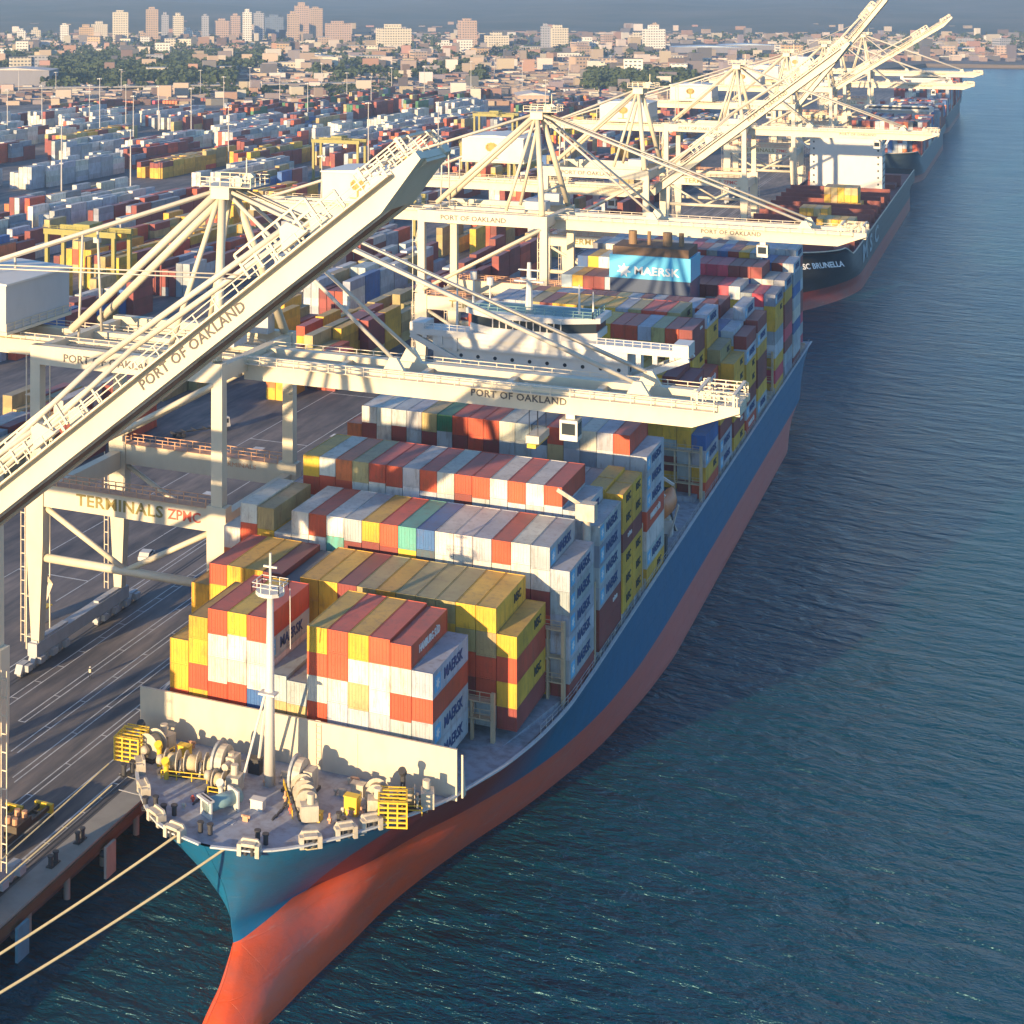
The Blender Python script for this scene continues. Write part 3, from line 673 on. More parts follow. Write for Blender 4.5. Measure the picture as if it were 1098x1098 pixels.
# ship 2: hatch covers, breakwater, superstructure, name, white side letters
for k in range(15):
    y=415+k*14.6
    if 575<y<612: continue
    for j in range(6): MB().box(-21+j*6.3,-21+j*6.3+6.0,y,y+12.4,12.6,14.6).build('hatch_cover',M_RDECK,S2)
    MB().box(-22.5,18,y+12.9,y+13.6,12.5,17.6).build('lashing_bridge',M_RDECK,S2)
bk=MB(); bk.prism([(-19,392),(-2,384),(15,392),(15,393),(-2,385),(-19,393)],'z',13.6,19.6); bk.build('breakwater',M_RDECK,S2)
def house(root,x0,x1,y0,y1,zb,zt,wx0,wx1,wz,nwin,mat=M_WHITE):
    h=MB(); h.box(x0,x1,y0,y1,zb,zt); h.box(x0+3,x1-3,y0+1,y1-2,zt+.002,zt+2.6); h.build('accommodation_block',mat,root)
    wg=MB(); wg.box(wx0,wx1,y0-1.5,y0+6,wz,wz+1.3); wg.box(wx0+1,wx1-1,y0-1.0,y0+5.5,wz+2.6,wz+3.3)
    for sx,xi,xo in((1,x1,wx1),(-1,x0,wx0)):
        wg.beam((xo-sx*1.2,y0-1,wz+.3),(xi,y0-1,wz-5),.8,.8); wg.box(min(xo,xo-sx*2.2),max(xo,xo-sx*2.2),y0-1.4,y0+5,wz+1.3,wz+2.6)
    wg.build('bridge_wing',mat,root)
    gl=MB(); gl.box(wx0+2.4,wx1-2.4,y0-1.2,y0-.9,wz+1.35,wz+2.55)
    z=zb+3
    while z<wz-2:
        for k in (0,nwin-1) if nwin>8 else range(nwin):
            x=x0+1.6+(x1-x0-3.2)*k/(nwin-1); gl.box(x-.35,x+.35,y0-.06,y0+.02,z,z+.8)
        for k in range(6):
            y=y0+2+k*(y1-y0-4)/5; gl.box(x1-.02,x1+.06,y-.35,y+.35,z,z+.8)
        z+=2.9
    gl.build('windows',M_GLASS,root)
house(S2,-15,14.5,578,592,12.6,38.5,-23,18.6,38.5,9)
fn=MB(); fn.box(-8,6,598,610,12.6,35); fn.build('funnel',paint('sand_funnel',(.55,.48,.3),.6,.3,.3),S2)
put_text('MSC BRUNELLA',2.6,M_TXTW,(12.6,378.6,14.2),'-y',S2,bold=.06).rotation_euler=(math.radians(62),0,math.radians(47))
for k,(y) in enumerate((452,474,497)):
    o=put_text('MSC'[k],8.5,paint('pale_side_letter',(.45,.52,.55),.6,.3,.3),(19.25,y,8.6),'+x',S2,bold=.25,sx=2.6)
# ship 2's few containers and further ships' stacks (too far to be individuals)
def grid(x0,y0,nx,zs,pal,L=12.19):
    for i in range(nx):
        z=zs[0]
        for k in range(zs[1]): rest.append((x0+i*2.55,x0+i*2.55+CW,y0,y0+L,z,z+HH,jit(PAL[ry.choice(pal)],ry))); z+=HH+.03
grid(-6,473,4,(14.7,2),'YTY'); grid(-2.5,520,5,(14.7,3),'YTTY'); grid(3.5,444,5,(14.7,2),'YVY'); grid(-14,446,3,(14.7,1),'MR'); grid(4,519,3,(14.7,1),'VY')
grid(-22,420,4,(14.7,1),'MMR')
for (a,b,x0,n,zb,hm,skip) in ((795,1030,-23.5,16,12.5,5,(905,950)),(1100,1365,-23.8,15,12,6,(1200,1235))):
    y=a
    while y<b:
        if not(skip[0]<y<skip[1]):
            for i in range(n):
                z=zb; h=hm-(ry.random()<.3)-(2 if y<a+30 else 0)
                c0=ry.choice('MMRKBNGMMWO')
                for k in range(h): 
                    if ry.random()<.4: c0=ry.choice('MMRKBNGMMWO')
                    rest.append((x0+i*2.55,x0+i*2.55+CW,y,y+12.19,z,z+HH,jit(PAL[c0],ry))); z+=HH+.03
        y+=14.2
house(S3,-17,12,922,934,12,27.5,-24,15.8,27.5,8)
house(S4,-16,9,1208,1218,11,33,-24,12.5,33,8)
# one mesh for all of them
def build_rest():
    vs=[];fs=[];cl=[]
    for x0,x1,y0,y1,z0,z1,c in rest:
        o=len(vs); vs+=[(x0,y0,z0),(x1,y0,z0),(x1,y1,z0),(x0,y1,z0),(x0,y0,z1),(x1,y0,z1),(x1,y1,z1),(x0,y1,z1)]
        fs+=[(o+4,o+5,o+6,o+7),(o,o+1,o+5,o+4),(o+1,o+2,o+6,o+5),(o+2,o+3,o+7,o+6),(o+3,o,o+4,o+7)]; cl.append(c)
    me=bpy.data.meshes.new('shipping_containers'); me.from_pydata(vs,[],fs)
    at_=me.attributes.new('Col','FLOAT_COLOR','FACE')
    buf=[]
    for c in cl: buf+=list((*c,1.0))*5
    at_.data.foreach_set('color',buf); me.materials.append(M_CONS)
    tag(link('shipping_containers',me),'mass of coloured containers stacked in the yard and on the farther ships','containers',kind='stuff')
build_rest()
# ------------------------------------------------------------------ ship-to-shore cranes
CB=V((-43.5,0,QZ))
def loc_build(mb,name,mat,parent,smooth=False):
    mb.v=[(x-CB.x,y-CB.y,z-CB.z) for x,y,z in mb.v]; return mb.build(name,mat,parent,smooth)
XW,XL,DY=-28.5,-58.5,12.0   # waterside rail, landside rail, half leg spacing, girder centre height
def make_crane(boom_deg,yc,label,ZG=46.6,LB=70.5):
    r=empty('quay_crane',(CB.x,yc,CB.z),label,'crane','ship-to-shore gantry cranes along the quay')
    # legs, each a part of its own: broad up to the portal beam, slim above, tapering to the foot
    for x in(XL,XW):
        for y in(-DY,DY):
            m=MB(); s=1 if x==XL else -1
            m.beam((x,y,4.6),(x,y,20),1.25,1.5,2.9,1.9,up=(0,1,0)); m.beam((x,y,20.002),(x,y,29.0),2.9,1.9,3.0,1.9,up=(0,1,0))
            m.beam((x,y,29.002),(x,y,49.0),1.75,1.6,1.65,1.5,up=(0,1,0))
            g=loc_build(m,'leg',M_CRANE,r)
            # access ladder cage beside the leg
            l=MB(); l.rail((x-s*1.9,y-.5,5),(x-s*1.9,y-.5,5.01),.1)
            for z in range(6,27,2): l.box(x-s*2.0-.35,x-s*2.0+.35,y-.9,y-.8,z,z+.12)
            for q in(-.35,.35): l.box(x-s*2.0+q-.05,x-s*2.0+q+.05,y-.95,y-.85,5,27)
            loc_build(l,'ladder',M_RAIL,g)
    for y in(-DY,DY):
        m=MB(); m.box(XL+1.5,XW-1.5,y-.75,y+.75,25.4,28.7); p=loc_build(m,'portal_beam',M_CRANE,r)
        w=MB(); w.rail((XL+1.6,y-.9,28.72),(XW-1.6,y-.9,28.72),1.2,2.2,.06).rail((XL+1.6,y+.9,28.72),(XW-1.6,y+.9,28.72),1.2,2.2,.06); w.box(XL+1.6,XW-1.6,y-1.1,y+1.1,28.705,28.76)
        loc_build(w,'walkway',M_ORAIL,p)
        if y<0:
            put_text('TERMINALS',2.35,M_TXTG,(-44.2-CB.x,y-.78,27.05-CB.z),'-y',p,bold=.04,sx=1.15,space=1.05)
            put_text('ZPMC',2.0,M_TXTR,(-33.6-CB.x,y-.78,27.0-CB.z),'-y',p,bold=.03,sx=1.0)
        else: put_text('TERMINALS',.95,M_ORAIL,(-37-CB.x,y-.78,27.6-CB.z),'-y',p,sx=1.3)
        t=MB(); t.tube((XL,y,17.6),(XW,y,17.6),.62,10); t.tube((-43.5,y,17.7),(XL+1,y,25.2),.42,8); t.tube((-43.5,y,17.7),(XW-1,y,25.2),.42,8)
        loc_build(t,'lower_bracing',M_CRANE,r,True)
        m=MB(); m.box(XL-.6,XW+.6,y-.8,y+.8,46.2,49.0) ; p=loc_build(m,'upper_beam',M_CRANE,r)
        if y<0: put_text('PORT OF OAKLAND',1.6,M_TXTGY,(-45.5-CB.x,y-.83,47.5-CB.z),'-y',p,bold=.02,sx=1.1)
        t=MB()
        for q in(-.55,.55): t.tube((XL+.5,y+q,30),(XW-.6,y+q,46),.42,8)
        loc_build(t,'diagonal_brace',M_CRANE,r,True)
    for x in(XL,XW):
        m=MB(); m.box(x-.7,x+.7,-DY+1,DY-1,24.6,27.4); loc_build(m,'cross_beam',M_CRANE,r)
        m=MB(); m.box(x-.7,x+.7,-DY+.9,DY-.9,46.4,48.6); loc_build(m,'top_cross_beam',M_CRANE,r)
        m=MB(); m.box(x-.8,x+.8,-DY-1.5,DY+1.5,3.3,5.2)
        for s in(-1,1): m.beam((x,s*(DY+1),4.4),(x,s*4.5,4.4),1.0,2.2)
        loc_build(m,'sill_beam',M_CRANEG,r)
        for s in(-1,1):
            b=MB()
            for k in range(4):
                y=s*(DY-6.3+k*3.4)
                b.prism([(y-1.5,1.55+.6),(y+1.5,1.55+.6),(y+.9,3.35),(y-.9,3.35)],'x',x-.55,x+.55)
                for q in(-.8,.8): b.tube((x-.3,y+q,2.0),(x+.3,y+q,2.0),.42,10)
                b.box(x+.56,x+1.3,y-.6,y+.6,2.3,3.2)
            loc_build(b,'bogie',M_CRANEG,r)
    # fixed girder over the portal and back reach (twin boxes, 7.4 m apart)
    GY=3.4; XB=-108.
    for s in(-1,1):
        m=MB(); m.box(XB,-29.4,s*GY-.75,s*GY+.75,ZG-1.4,ZG+1.6); g=loc_build(m,'trolley_girder',M_CRANE,r)
        w=MB(); w.box(XB,-29.4,s*(GY+.75),s*(GY+1.75),ZG+1.0,ZG+1.08); w.rail((XB,s*(GY+1.75),ZG+1.08),(-29.4,s*(GY+1.75),ZG+1.08),1.15,2.6,.055)
        loc_build(w,'walkway',M_RAIL,g)
    for x in(XB,-95,-82,-70): loc_build(MB().box(x,x+1.2,-GY+.75,GY-.75,ZG-1.2,ZG+1.2),'cross_tie',M_CRANE,r)
    # machinery house, long side along the quay
    h=MB(); h.box(-86,-66.5,-8.5,9.5,49.4,56.4); hh=loc_build(h,'machinery_house',paint('house_grey_white',(.46,.47,.48),.5,.25,.2),r)
    h=MB(); h.prism([(-86.4,56.41),(-66.1,56.41),(-66.1,56.7),(-76,57.3),(-86.4,56.7)],'y',-8.9,9.9); loc_build(h,'roof',M_WHITE,hh)
    h=MB(); h.box(-86.3,-66.2,-8.7,9.7,48.9,49.38); h.rail((-66.3,-8.7,49.4),(-66.3,9.7,49.4),1.2,2.2,.05); loc_build(h,'platform',M_CRANE,hh)
    e=MB(); rr=random.Random(9)
    for a in range(11):
        t=a*2*math.pi/11; e.tube((-76.5+math.cos(t)*1.5,-8.62,53.6+math.sin(t)*1.0),(-76.5+math.cos(t)*1.5,-8.53,53.6+math.sin(t)*1.0),.52,8)
    e.tube((-76.5,-8.61,53.5),(-76.5,-8.53,53.5),.9,10); e.box(-76.75,-76.25,-8.6,-8.52,50.4,53); e.box(-78.6,-74.4,-8.6,-8.52,50.2,50.45)
    loc_build(e,'tree_emblem',paint('bronze_emblem',(.42,.27,.06),.6,.2,1),hh)
    # apex frame, platform and pulleys
    AX,AZ=-33.0,72.0
    m=MB()
    for s in(-1,1):
        m.tube((XW-.6,s*(DY-.5),49),(AX,s*1.9,AZ-.6),.72,10,.6)
        m.tube((-39.5,s*6,49),(AX-.5,s*1.9,AZ-.8),.42,8)
    m.tube((XW-1.6,-9,54),(XW-1.6,9,54),.3,8)
    loc_build(m,'apex_frame',M_CRANE,r,True)
    m=MB(); m.box(AX-1.5,AX+1.5,-2.9,2.9,AZ-1.3,AZ+.5); m.box(AX-3,AX+5.2,-3.3,3.3,AZ+.502,AZ+.62)
    m.rail((AX-3,-3.3,AZ+.62),(AX+5.2,-3.3,AZ+.62),1.3,1.6,.06).rail((AX-3,3.3,AZ+.62),(AX+5.2,3.3,AZ+.62),1.3,1.6,.06).rail((AX+5.2,-3.3,AZ+.62),(AX+5.2,3.3,AZ+.62),1.3,1.6,.06)
    for q in(-2,2): m.tube((AX+2.5,q-.35,AZ+1.3),(AX+2.5,q+.35,AZ+1.3),.9,12)
    m.beam((AX+3,0,AZ+.6),(AX+3,0,AZ+4.6),.15,.15)
    loc_build(m,'apex_platform',M_CRANE,r)
    m=MB()
    for s in(-1,1): m.tube((AX-.5,s*2.2,AZ-.3),(XL+1.0,s*4.2,49.8),.62,10)
    loc_build(m,'backstay',M_CRANE,r,True)
    m=MB()
    for s in(-1,1):
        m.tube((AX-.5,s*1.6,AZ),(-104,s*GY,ZG+1.8),.34,8)
        for k in(.33,.55,.78):
            p=V((AX-.5,s*1.6,AZ)).lerp(V((-104,s*GY,ZG+1.8)),k); m.beam((p.x,p.y,p.z),(p.x,s*GY,ZG+1.6),.3,.3)
    loc_build(m,'rear_stay',M_STAY,r,True)
    # boom, pivoting at the waterside
    HX,HZ=-29.0,ZG; a=math.radians(boom_deg)
    def rot(mb):
        o=[]
        for x,y,z in mb.v:
            dx,dz=x-HX,z-HZ; o.append((HX+dx*math.cos(a)-dz*math.sin(a),y,HZ+dx*math.sin(a)+dz*math.cos(a)))
        mb.v=o; return mb
    bt=link('boom',None,r); 
    XT=HX+LB; GB=1.5 if boom_deg<1 else 1.15; GT=1.7 if boom_deg<1 else 1.25
    for s in(-1,1):
        m=MB(); y0,y1=s*GY-.8,s*GY+.8
        m.prism([(HX+.6,HZ-GB),(XT-6,HZ-GB),(XT,HZ+GT-.8),(XT,HZ+GT),(HX+.6,HZ+GT)],'y',min(y0,y1),max(y0,y1))
        g=loc_build(rot(m),'boom_girder',M_CRANE,bt)
        m=MB(); yi=s*(GY-1.25); m.box(HX+.6,XT-6,min(yi,s*(GY-.8)),max(yi,s*(GY-.8)),HZ-GB+.15,HZ-GB+.5); loc_build(rot(m),'trolley_rail',paint('rail_rust_brown',(.22,.12,.07),.7,.4,.5),g)
        m=MB(); yo=s*(GY+1.9); m.box(HX+1,XT-3,min(yo,s*(GY+.8)),max(yo,s*(GY+.8)),HZ+.9,HZ+1.0); m.rail((HX+1,yo,HZ+1.0),(XT-3,yo,HZ+1.0),1.15,2.6,.055); 
        loc_build(rot(m),'walkway',M_RAIL,g)
        if s<0:
            c=V((HX+ (41.5 if boom_deg<1 else 43),-GY-.85,HZ+.05)); dx,dz=c.x-HX,c.z-HZ
            p=(HX+dx*math.cos(a)-dz*math.sin(a)-CB.x,c.y,HZ+dx*math.sin(a)+dz*math.cos(a)-CB.z)
            put_text('PORT OF OAKLAND',1.3 if boom_deg<1 else 1.35,M_TXTGY,p,'-y',g,bold=.02,sx=1.05,space=1.08,rot=a)
    for k in range(5):
        x=HX+1.5+k*12.4; loc_build(rot(MB().box(x,x+.9,-GY+.8,GY-.8,HZ-.2,HZ+1.2)),'cross_tie',M_CRANE,bt)
    m=MB()
    m.box(XT-1.6,XT-.2,-GY+.8,GY-.8,HZ+.1,HZ+GT-.1); m.prism([(XT-6,HZ-GB+.05),(XT-5.7,HZ-GB+.05),(XT-.1,HZ+GT-.85),(XT-.4,HZ+GT-.85)],'y',-GY+.8,GY-.8)
    loc_build(rot(m),'tip_beam',M_CRANE,bt)
    m=MB(); 
    for q in(-GY,GY):
        m.rail((XT-6,q-1,HZ+1.72),(XT-.3,q-1,HZ+1.72),1.3,1.4,.07).rail((XT-6,q+1,HZ+1.72),(XT-.3,q+1,HZ+1.72),1.3,1.4,.07)
    m.box(XT-.9,XT-.5,-GY-1,GY+1,HZ+3,HZ+3.25); m.box(XT-5.5,XT-5.1,-GY-1,GY+1,HZ+3,HZ+3.25)
    for q in(-GY-1,GY+1):
        for xx in (XT-.7,XT-5.3): m.box(xx-.15,xx+.15,q-.15,q+.15,HZ+1.7,HZ+3.2)
    loc_build(rot(m),'tip_platform',M_RAIL,bt)
    # lugs where the stays land
    for xk in(23.5,57.5):
        for q in(-GY,GY): loc_build(rot(MB().prism([(HX+xk-1.6,HZ+1.7),(HX+xk+1.6,HZ+1.7),(HX+xk+.4,HZ+3.6),(HX+xk-.6,HZ+3.6)],'y',q-.4,q+.4)),'stay_bracket',M_CRANE,bt)
    m=MB()
    if boom_deg>1:
        for xk in (23.5,57.5):
            for q in(-GY,GY): loc_build(rot(MB().rail((HX+xk-6,q,HZ+1.72),(HX+xk+3,q,HZ+1.72),2.6,1.8,.12)),'stay_frame',M_CRANE,bt)
    m=MB()
    def pt(xk,q,zz): 
        dx,dz=xk,zz; return (HX+dx*math.cos(a)-dz*math.sin(a),q,HZ+dx*math.sin(a)+dz*math.cos(a))
    if boom_deg<1:
        for s in(-1,1):
            m.tube((AX+.5,s*1.7,AZ-.4),pt(23.5,s*GY,3.2),.3,8); m.tube((AX+.7,s*2.1,AZ),pt(57.5,s*GY,3.2),.3,8); m.tube((AX+.7,s*1.2,AZ+.2),pt(57.2,s*GY*.9,3.4),.16,6)
    else:
        for s in(-1,1):
            # stays folded along the raised boom
            m.tube(pt(57.5,s*GY,3.3),pt(33,s*GY,4.6),.3,8); m.tube(pt(33,s*GY,4.6),(AX+.7,s*2.1,AZ),.3,8) if boom_deg>200 else m.tube(pt(33,s*GY,4.6),pt(8,s*GY,3.0),.3,8)
            m.tube(pt(23.5,s*GY,3.3),pt(6,s*GY,4.4),.3,8)
            m.tube((AX+1.5,s*1.0,AZ+.8),pt(50,s*1.2,2.2),.08,5)
    loc_build(m,'forestay',M_STAY,bt,True)
    # trolley, cab, spreader, festoon loops
    tx=HX+43 if boom_deg<1 else -46
    m=MB(); m.box(tx-4,tx+4,-GY+1.3,GY-1.3,ZG-1.2,ZG-.3)
    for q in(-1,1):
        for xx in(-3,3): m.tube((tx+xx,q*(GY-1.15),ZG-1.1),(tx+xx,q*(GY-1.45),ZG-1.1),.42,10)
    for k in range(3): m.tube((tx-2+k*2,-1.5,ZG+.2),(tx-2+k*2,1.5,ZG+.2),.6,10)
    tr=loc_build(m,'trolley',M_CRANE,r)
    m=MB(); m.box(tx+4.2,tx+6.6,-GY-.9,-GY+1.5,ZG-5.0,ZG-2.3); m.box(tx+4.8,tx+6,-GY,-GY+.8,ZG-2.3,ZG-1.0); cbn=loc_build(m,'operator_cab',M_WHITE,tr)
    m=MB(); m.box(tx+4.5,tx+6.3,-GY-.95,-GY-.895,ZG-4.2,ZG-2.7); m.box(tx+6.598,tx+6.65,-GY-.6,-GY+1.2,ZG-4.4,ZG-2.7); loc_build(m,'windows',M_GLASS,cbn)
    m=MB(); n=14
    x0_,x1_=(HX+4,tx-4) if boom_deg<1 else (-64,-50)
    for k in range(n):
        xa=x0_+(x1_-x0_)*k/n; xb=x0_+(x1_-x0_)*(k+1)/n; P=[(xa+(xb-xa)*t/6,GY+2.6,ZG+.4-2.2*math.sin(math.pi*t/6)) for t in range(7)]; m.path(P,.07,5)
    loc_build(m,'festoon_cable',M_DARK,r)
    # machinery near the hinge and electrical house on the portal
    [loc_build(m,'electrical_house',paint('house_grey_white',(.46,.47,.48),.5,.25,.2),r) for m in (MB().box(-35,-30.5,DY-3.6,DY-1.2,49.02,51.8),MB().box(-36,-31,-2.2,2.2,49.02,51.0))]
    # stair tower up the landside frame
    m=MB(); x=XL-2.2
    for k in range(7):
        z=5+k*6; m.beam((x,-DY+2+(k%2)*5,z),(x,-DY+7-(k%2)*5,z+6),.8,.15); m.box(x-.7,x+.7,-DY+1,-DY+2.2,z-.05,z+.05)
    for q in(1.2,7.6): m.box(x-.7,x-.55,-DY+q,-DY+q+.15,3,47)
    loc_build(m,'stairs',M_RAIL,r)
    return r
c_down=make_crane(0,49,'cream gantry crane with lowered boom across the large ship, nearest boom marked in grey')
c_up=make_crane(38.4,-30,'nearest gantry crane, its raised boom crossing the left foreground',41.4,72.0)
TREE=tree_of(c_down)
for y,up,lab in [(216,0,'second gantry crane with lowered boom, over the stern bays of the large ship'),(325,1,'gantry crane with raised boom ahead of the red-decked ship'),
    (500,0,"gantry crane with lowered boom in front of the second ship's white bridge"),(860,0,'gantry crane with lowered boom over the grey-hulled ship'),
    (1010,0,"farthest gantry crane with lowered boom near the quay's far end")]:
    copy_tree(c_up if up else c_down,(CB.x,y,CB.z),lab,TREE)
make_crane(52,640,'gantry crane with the steepest raised boom, behind the white bridge of the second ship')
make_crane(33,790,'gantry crane whose boom is raised lowest, standing out against the far shore',LB=74)
# ------------------------------------------------------------------ ship 1: bridge, funnel, foredeck
M_TEALD=paint('teal_roof_paint',(.12,.25,.27),.6,.4,.5)
br=MB(); br.box(-20,14,103,115,10,39.3); br.build('accommodation_block',M_WHITE,S1)
gw=MB()
for z in range(13,39,3):
    for k in range(11): x=-18+k*3.05; gw.tube((x,102.95,z+1.2),(x,103.02,z+1.2),.33,10)
    for k in range(4): gw.box(13.98,14.06,104.6+k*2.6,105.4+k*2.6,z+.7,z+1.5)
gw.build('windows',M_GLASS,S1)
wi=MB(); wi.box(-24.1,24.1,102.2,107.5,41.3,42.4)
wi.box(-20,14,102.6,112,39.302,41.298)
for s in(-1,1):
    for x in (15.5,18.2,21.0): wi.box(min(s*x,s*x+s*.8),max(s*x,s*x+s*.8),102.3,103.0,38.9+(x-15.5)*.35,41.298)
    wi.beam((s*14,102.7,36.6),(s*24,102.7,41.2),.9,1.0); wi.beam((s*14,107,36.6),(s*24,107,41.2),.9,1.0)
    wi.box(min(s*21.5,s*24.1),max(s*21.5,s*24.1),102.2,107.5,42.402,43.3)
wi.rail((-24,102.3,42.4),(-14,102.3,42.4),1.0,1.4,.05).rail((9,102.3,42.4),(24,102.3,42.4),1.0,1.4,.05)
wi.build('bridge_wing',M_WHITE,S1)
wh=MB(); wh.prism([(-14,105),(-9,102.0),(3,102.0),(8.4,105),(8.4,112),(-14,112)],'z',42.402,43.6); wh.prism([(-14.6,104.6),(-9.2,101.4),(3.2,101.4),(9,104.6),(9,112.6),(-14.6,112.6)],'z',45.3,46.2)
W_=wh.build('wheelhouse',M_WHITE,S1)
wg=MB(); wg.prism([(-13.8,105.1),(-8.9,102.2),(2.9,102.2),(8.2,105.1),(8.2,111.9),(-13.8,111.9)],'z',43.6,45.3); wg.build('windows',M_GLASS,W_)
mu=MB()
for k in range(11): x=-9+k*1.19; mu.box(x-.09,x+.09,102.05,102.19,43.6,45.3)
mu.build('window_mullions',M_WHITE,W_)
rf=MB(); rf.box(-13.5,8,103.6,111.5,46.202,46.26); rf.rail((-13.5,103.4,46.2),(8,103.4,46.2),1.1,1.6,.06).rail((8,103.4,46.2),(8,111.6,46.2),1.1,1.6,.06); rf.build('compass_deck',M_TEALD,W_)
for x,h,r_ in((-14.0,6,.22),(-11,5.2,.15),(-4,8.2,.55),(4.8,5,.2),(7.2,4,.15),(-17,4.6,.2)):
    ms=MB(); ms.tube((x,107,46.2 if x>-14.1 else 42.4),(x,107,46.2+h),r_*1.3,8,r_*.6)
    if h>8: ms.box(x-2.6,x+2.6,106.7,107.3,51,51.25); ms.box(x-1.9,x+1.9,106.8,107.2,53,53.2); ms.box(x-1.4,x+1.4,106.5,106.9,51.5,51.8)
    elif h>5: ms.tube((x,107,46.2+h-1.4),(x,107,46.2+h-.1),.6,10)
    ms.build('signal_mast',M_WHITE,S1)
fu=MB(); fu.box(-9.3,8.0,188,199,12,38.898); FB=fu.build('funnel_casing',paint('navy_casing',(.02,.05,.12),.5,.2,.4),S1)
fu=MB(); fu.prism([(-9.4,188-.1),(8.1,188-.1),(8.1,199.1),(-9.4,199.1)],'z',38.9,43.9); fun=fu.build('funnel',paint('funnel_light_blue',(.06,.46,.72),.4,.2,.3,dark=.8),S1)
fu=MB(); fu.box(-8.8,7.6,188.4,198.6,43.902,45.7); 
fu.build('funnel_top',paint('sooty_brown',(.13,.08,.05),.8,.5,.8),S1)
for x,rr in((-5.4,.9),(2.2,1.0),(5.2,.55),(-1.8,.4)): MB().tube((x,193,45.702),(x,193,48.6),rr,14).build('exhaust_pipe',paint('exhaust_rust',(.24,.15,.08),.7,.5,1),S1)
# pale star and name panel on the funnel front
st=MB()
for cxx,cz in((-6.2,40.6),):
    pts=[]
    for i in range(14):
        a_=math.pi*2*i/14; r_=1.6 if i%2==0 else .8; pts.append((cxx+r_*math.sin(a_),cz+r_*math.cos(a_)))
    st.prism(pts,'y',187.8,187.88)
st.build('funnel_star',M_TXTW,fun)
put_text('MAERSK',2.4,M_TXTW,(.8,187.84,40.6),'-y',fun,bold=.05,sx=1.1)
# breakwater, broad and slightly raked, with stiffeners behind
bw=MB(); bw.prism([(-19.3,-1.6),(19.5,-1.6),(19.5,-1.3),(-19.3,-1.3)],'z',FD-.3,19.95)
B_=bw.build('breakwater',M_CREAMW,S1)
for k in range(12): MB().prism([(-1.298,FD),(-.3,FD),(-1.298,19.4)],'x',-18.6+k*3.5,-18.4+k*3.5).build('stiffener',M_CREAMW,B_)
MB().box(8.0,8.08,-1.67,-1.605,FD,19.5).build('seam',M_RAIL,B_)
ld=MB()
for z in range(8): ld.box(-.3+3.4,.3+3.4,-1.75,-1.7,FD+.5+z*.7,FD+.56+z*.7)
for q in(-.3,.3): ld.box(3.4+q-.03,3.4+q+.03,-1.75,-1.7,FD,19.8)
ld.build('ladder',M_RAIL,B_)
# foremast
fm=MB(); fm.tube((0,-7.2,FD-.1),(0.1,-7.2,35.6),.66,14,.36); F_=fm.build('foremast',M_WHITE,S1,True)
fm=MB(); fm.tube((.1,-7.2,35.6),(.1,-7.2,36.0),1.6,12); fm.rail((-1.5,-8.5,36),(1.7,-8.5,36),1.0,1,.04).rail((-1.5,-5.9,36),(1.7,-5.9,36),1.0,1,.04).rail((-1.5,-8.5,36),(-1.5,-5.9,36),1.0,1,.04).rail((1.7,-8.5,36),(1.7,-5.9,36),1.0,1,.04)
fm.tube((.1,-7.2,36),(.1,-7.2,40),.14,6); fm.box(-.7,.9,-7.3,-7.1,38.4,38.6); MB().box(-.9,1.0,-8.2,-7,24.8,25.0).build('lamp_bracket',M_WHITE,F_)
fm.build('mast_platform',M_WHITE,F_)
fs=MB(); fs.tube((0,-7.2,26.5),(-2.6,-4.8,FD),.18,6); fs.tube((0,-7.2,26.5),(-2.4,-9.6,FD),.14,6); fs.tube((1.9,-6,36),(1.5,-5,29),.05,5)
fs.build('mast_strut',M_WHITE,F_)
# mooring winches
M_WINCH=paint('winch_cream_paint',(.56,.50,.40),.5,.6,1.2,dark=.4)
M_WROPE=paint('coiled_rope',(.55,.45,.28),.9,.5,3)
def winch(x,y,rz,lab,n=3,big=1.0):
    r=empty('mooring_winch',(x,y,FD),lab,'winch','mooring winches on the foredeck'); r.rotation_euler=(0,0,rz)
    L=n*2.3*big
    MB().box(-L/2-.6,L/2+.6,-1.1,1.1,0,.28).build('bed_plate',M_DARK,r)
    for k in range(n):
        xx=-L/2+k*2.3*big
        d=MB()
        d.tube((xx,0,1.35*big),(xx+.1,0,1.35*big),1.25*big,20); d.tube((xx+1.4*big,0,1.35*big),(xx+1.4*big+.1,0,1.35*big),1.25*big,20)
        dd=d.build('drum_flange',M_WINCH,r)
        MB().tube((xx+.1,0,1.35*big),(xx+1.4*big,0,1.35*big),.85*big,16).build('rope_drum',M_WROPE,dd,True)
        MB().prism([(-.9,.28),(.9,.28),(.35,1.6*big),(-.35,1.6*big)],'x',xx+1.4*big+.25,xx+1.4*big+.5).build('bearing_stand',M_WINCH,r)
    MB().tube((-L/2-.5,0,1.35*big),(L/2+.5,0,1.35*big),.16,8).build('shaft',M_DARK,r)
    m=MB(); m.box(L/2-.1,L/2+1.3,-.9,.9,.28,1.9); m.tube((L/2+.5,.2,1.9),(L/2+.5,.2,2.9),.42,12); m.build('gearbox',M_WINCH,r)
    m=MB(); m.tube((-L/2-1.0,0,1.35),(-L/2-.4,0,1.35),.45,14,.6); m.build('warping_head',M_WINCH,r,True)
    m=MB(); m.rail((-L/2,-1.7,0),(L/2,-1.7,0),1.0,1.4,.05); m.build('guard_rail',M_YEL,r)
    return r
winch(-8.3,-8.6,math.radians(12),'cream mooring winch with rope drums left of the foremast',3)
winch(5.0,-9.3,math.radians(-58),'cream mooring winch right of the foremast, set aslant',3)
winch(-14.6,-6.4,math.radians(80),'small winch beside the yellow cage at the port side',1,1.15)
winch(12.4,-7.0,math.radians(-70),'small winch beside the yellow cage at the starboard side',1,1.0)
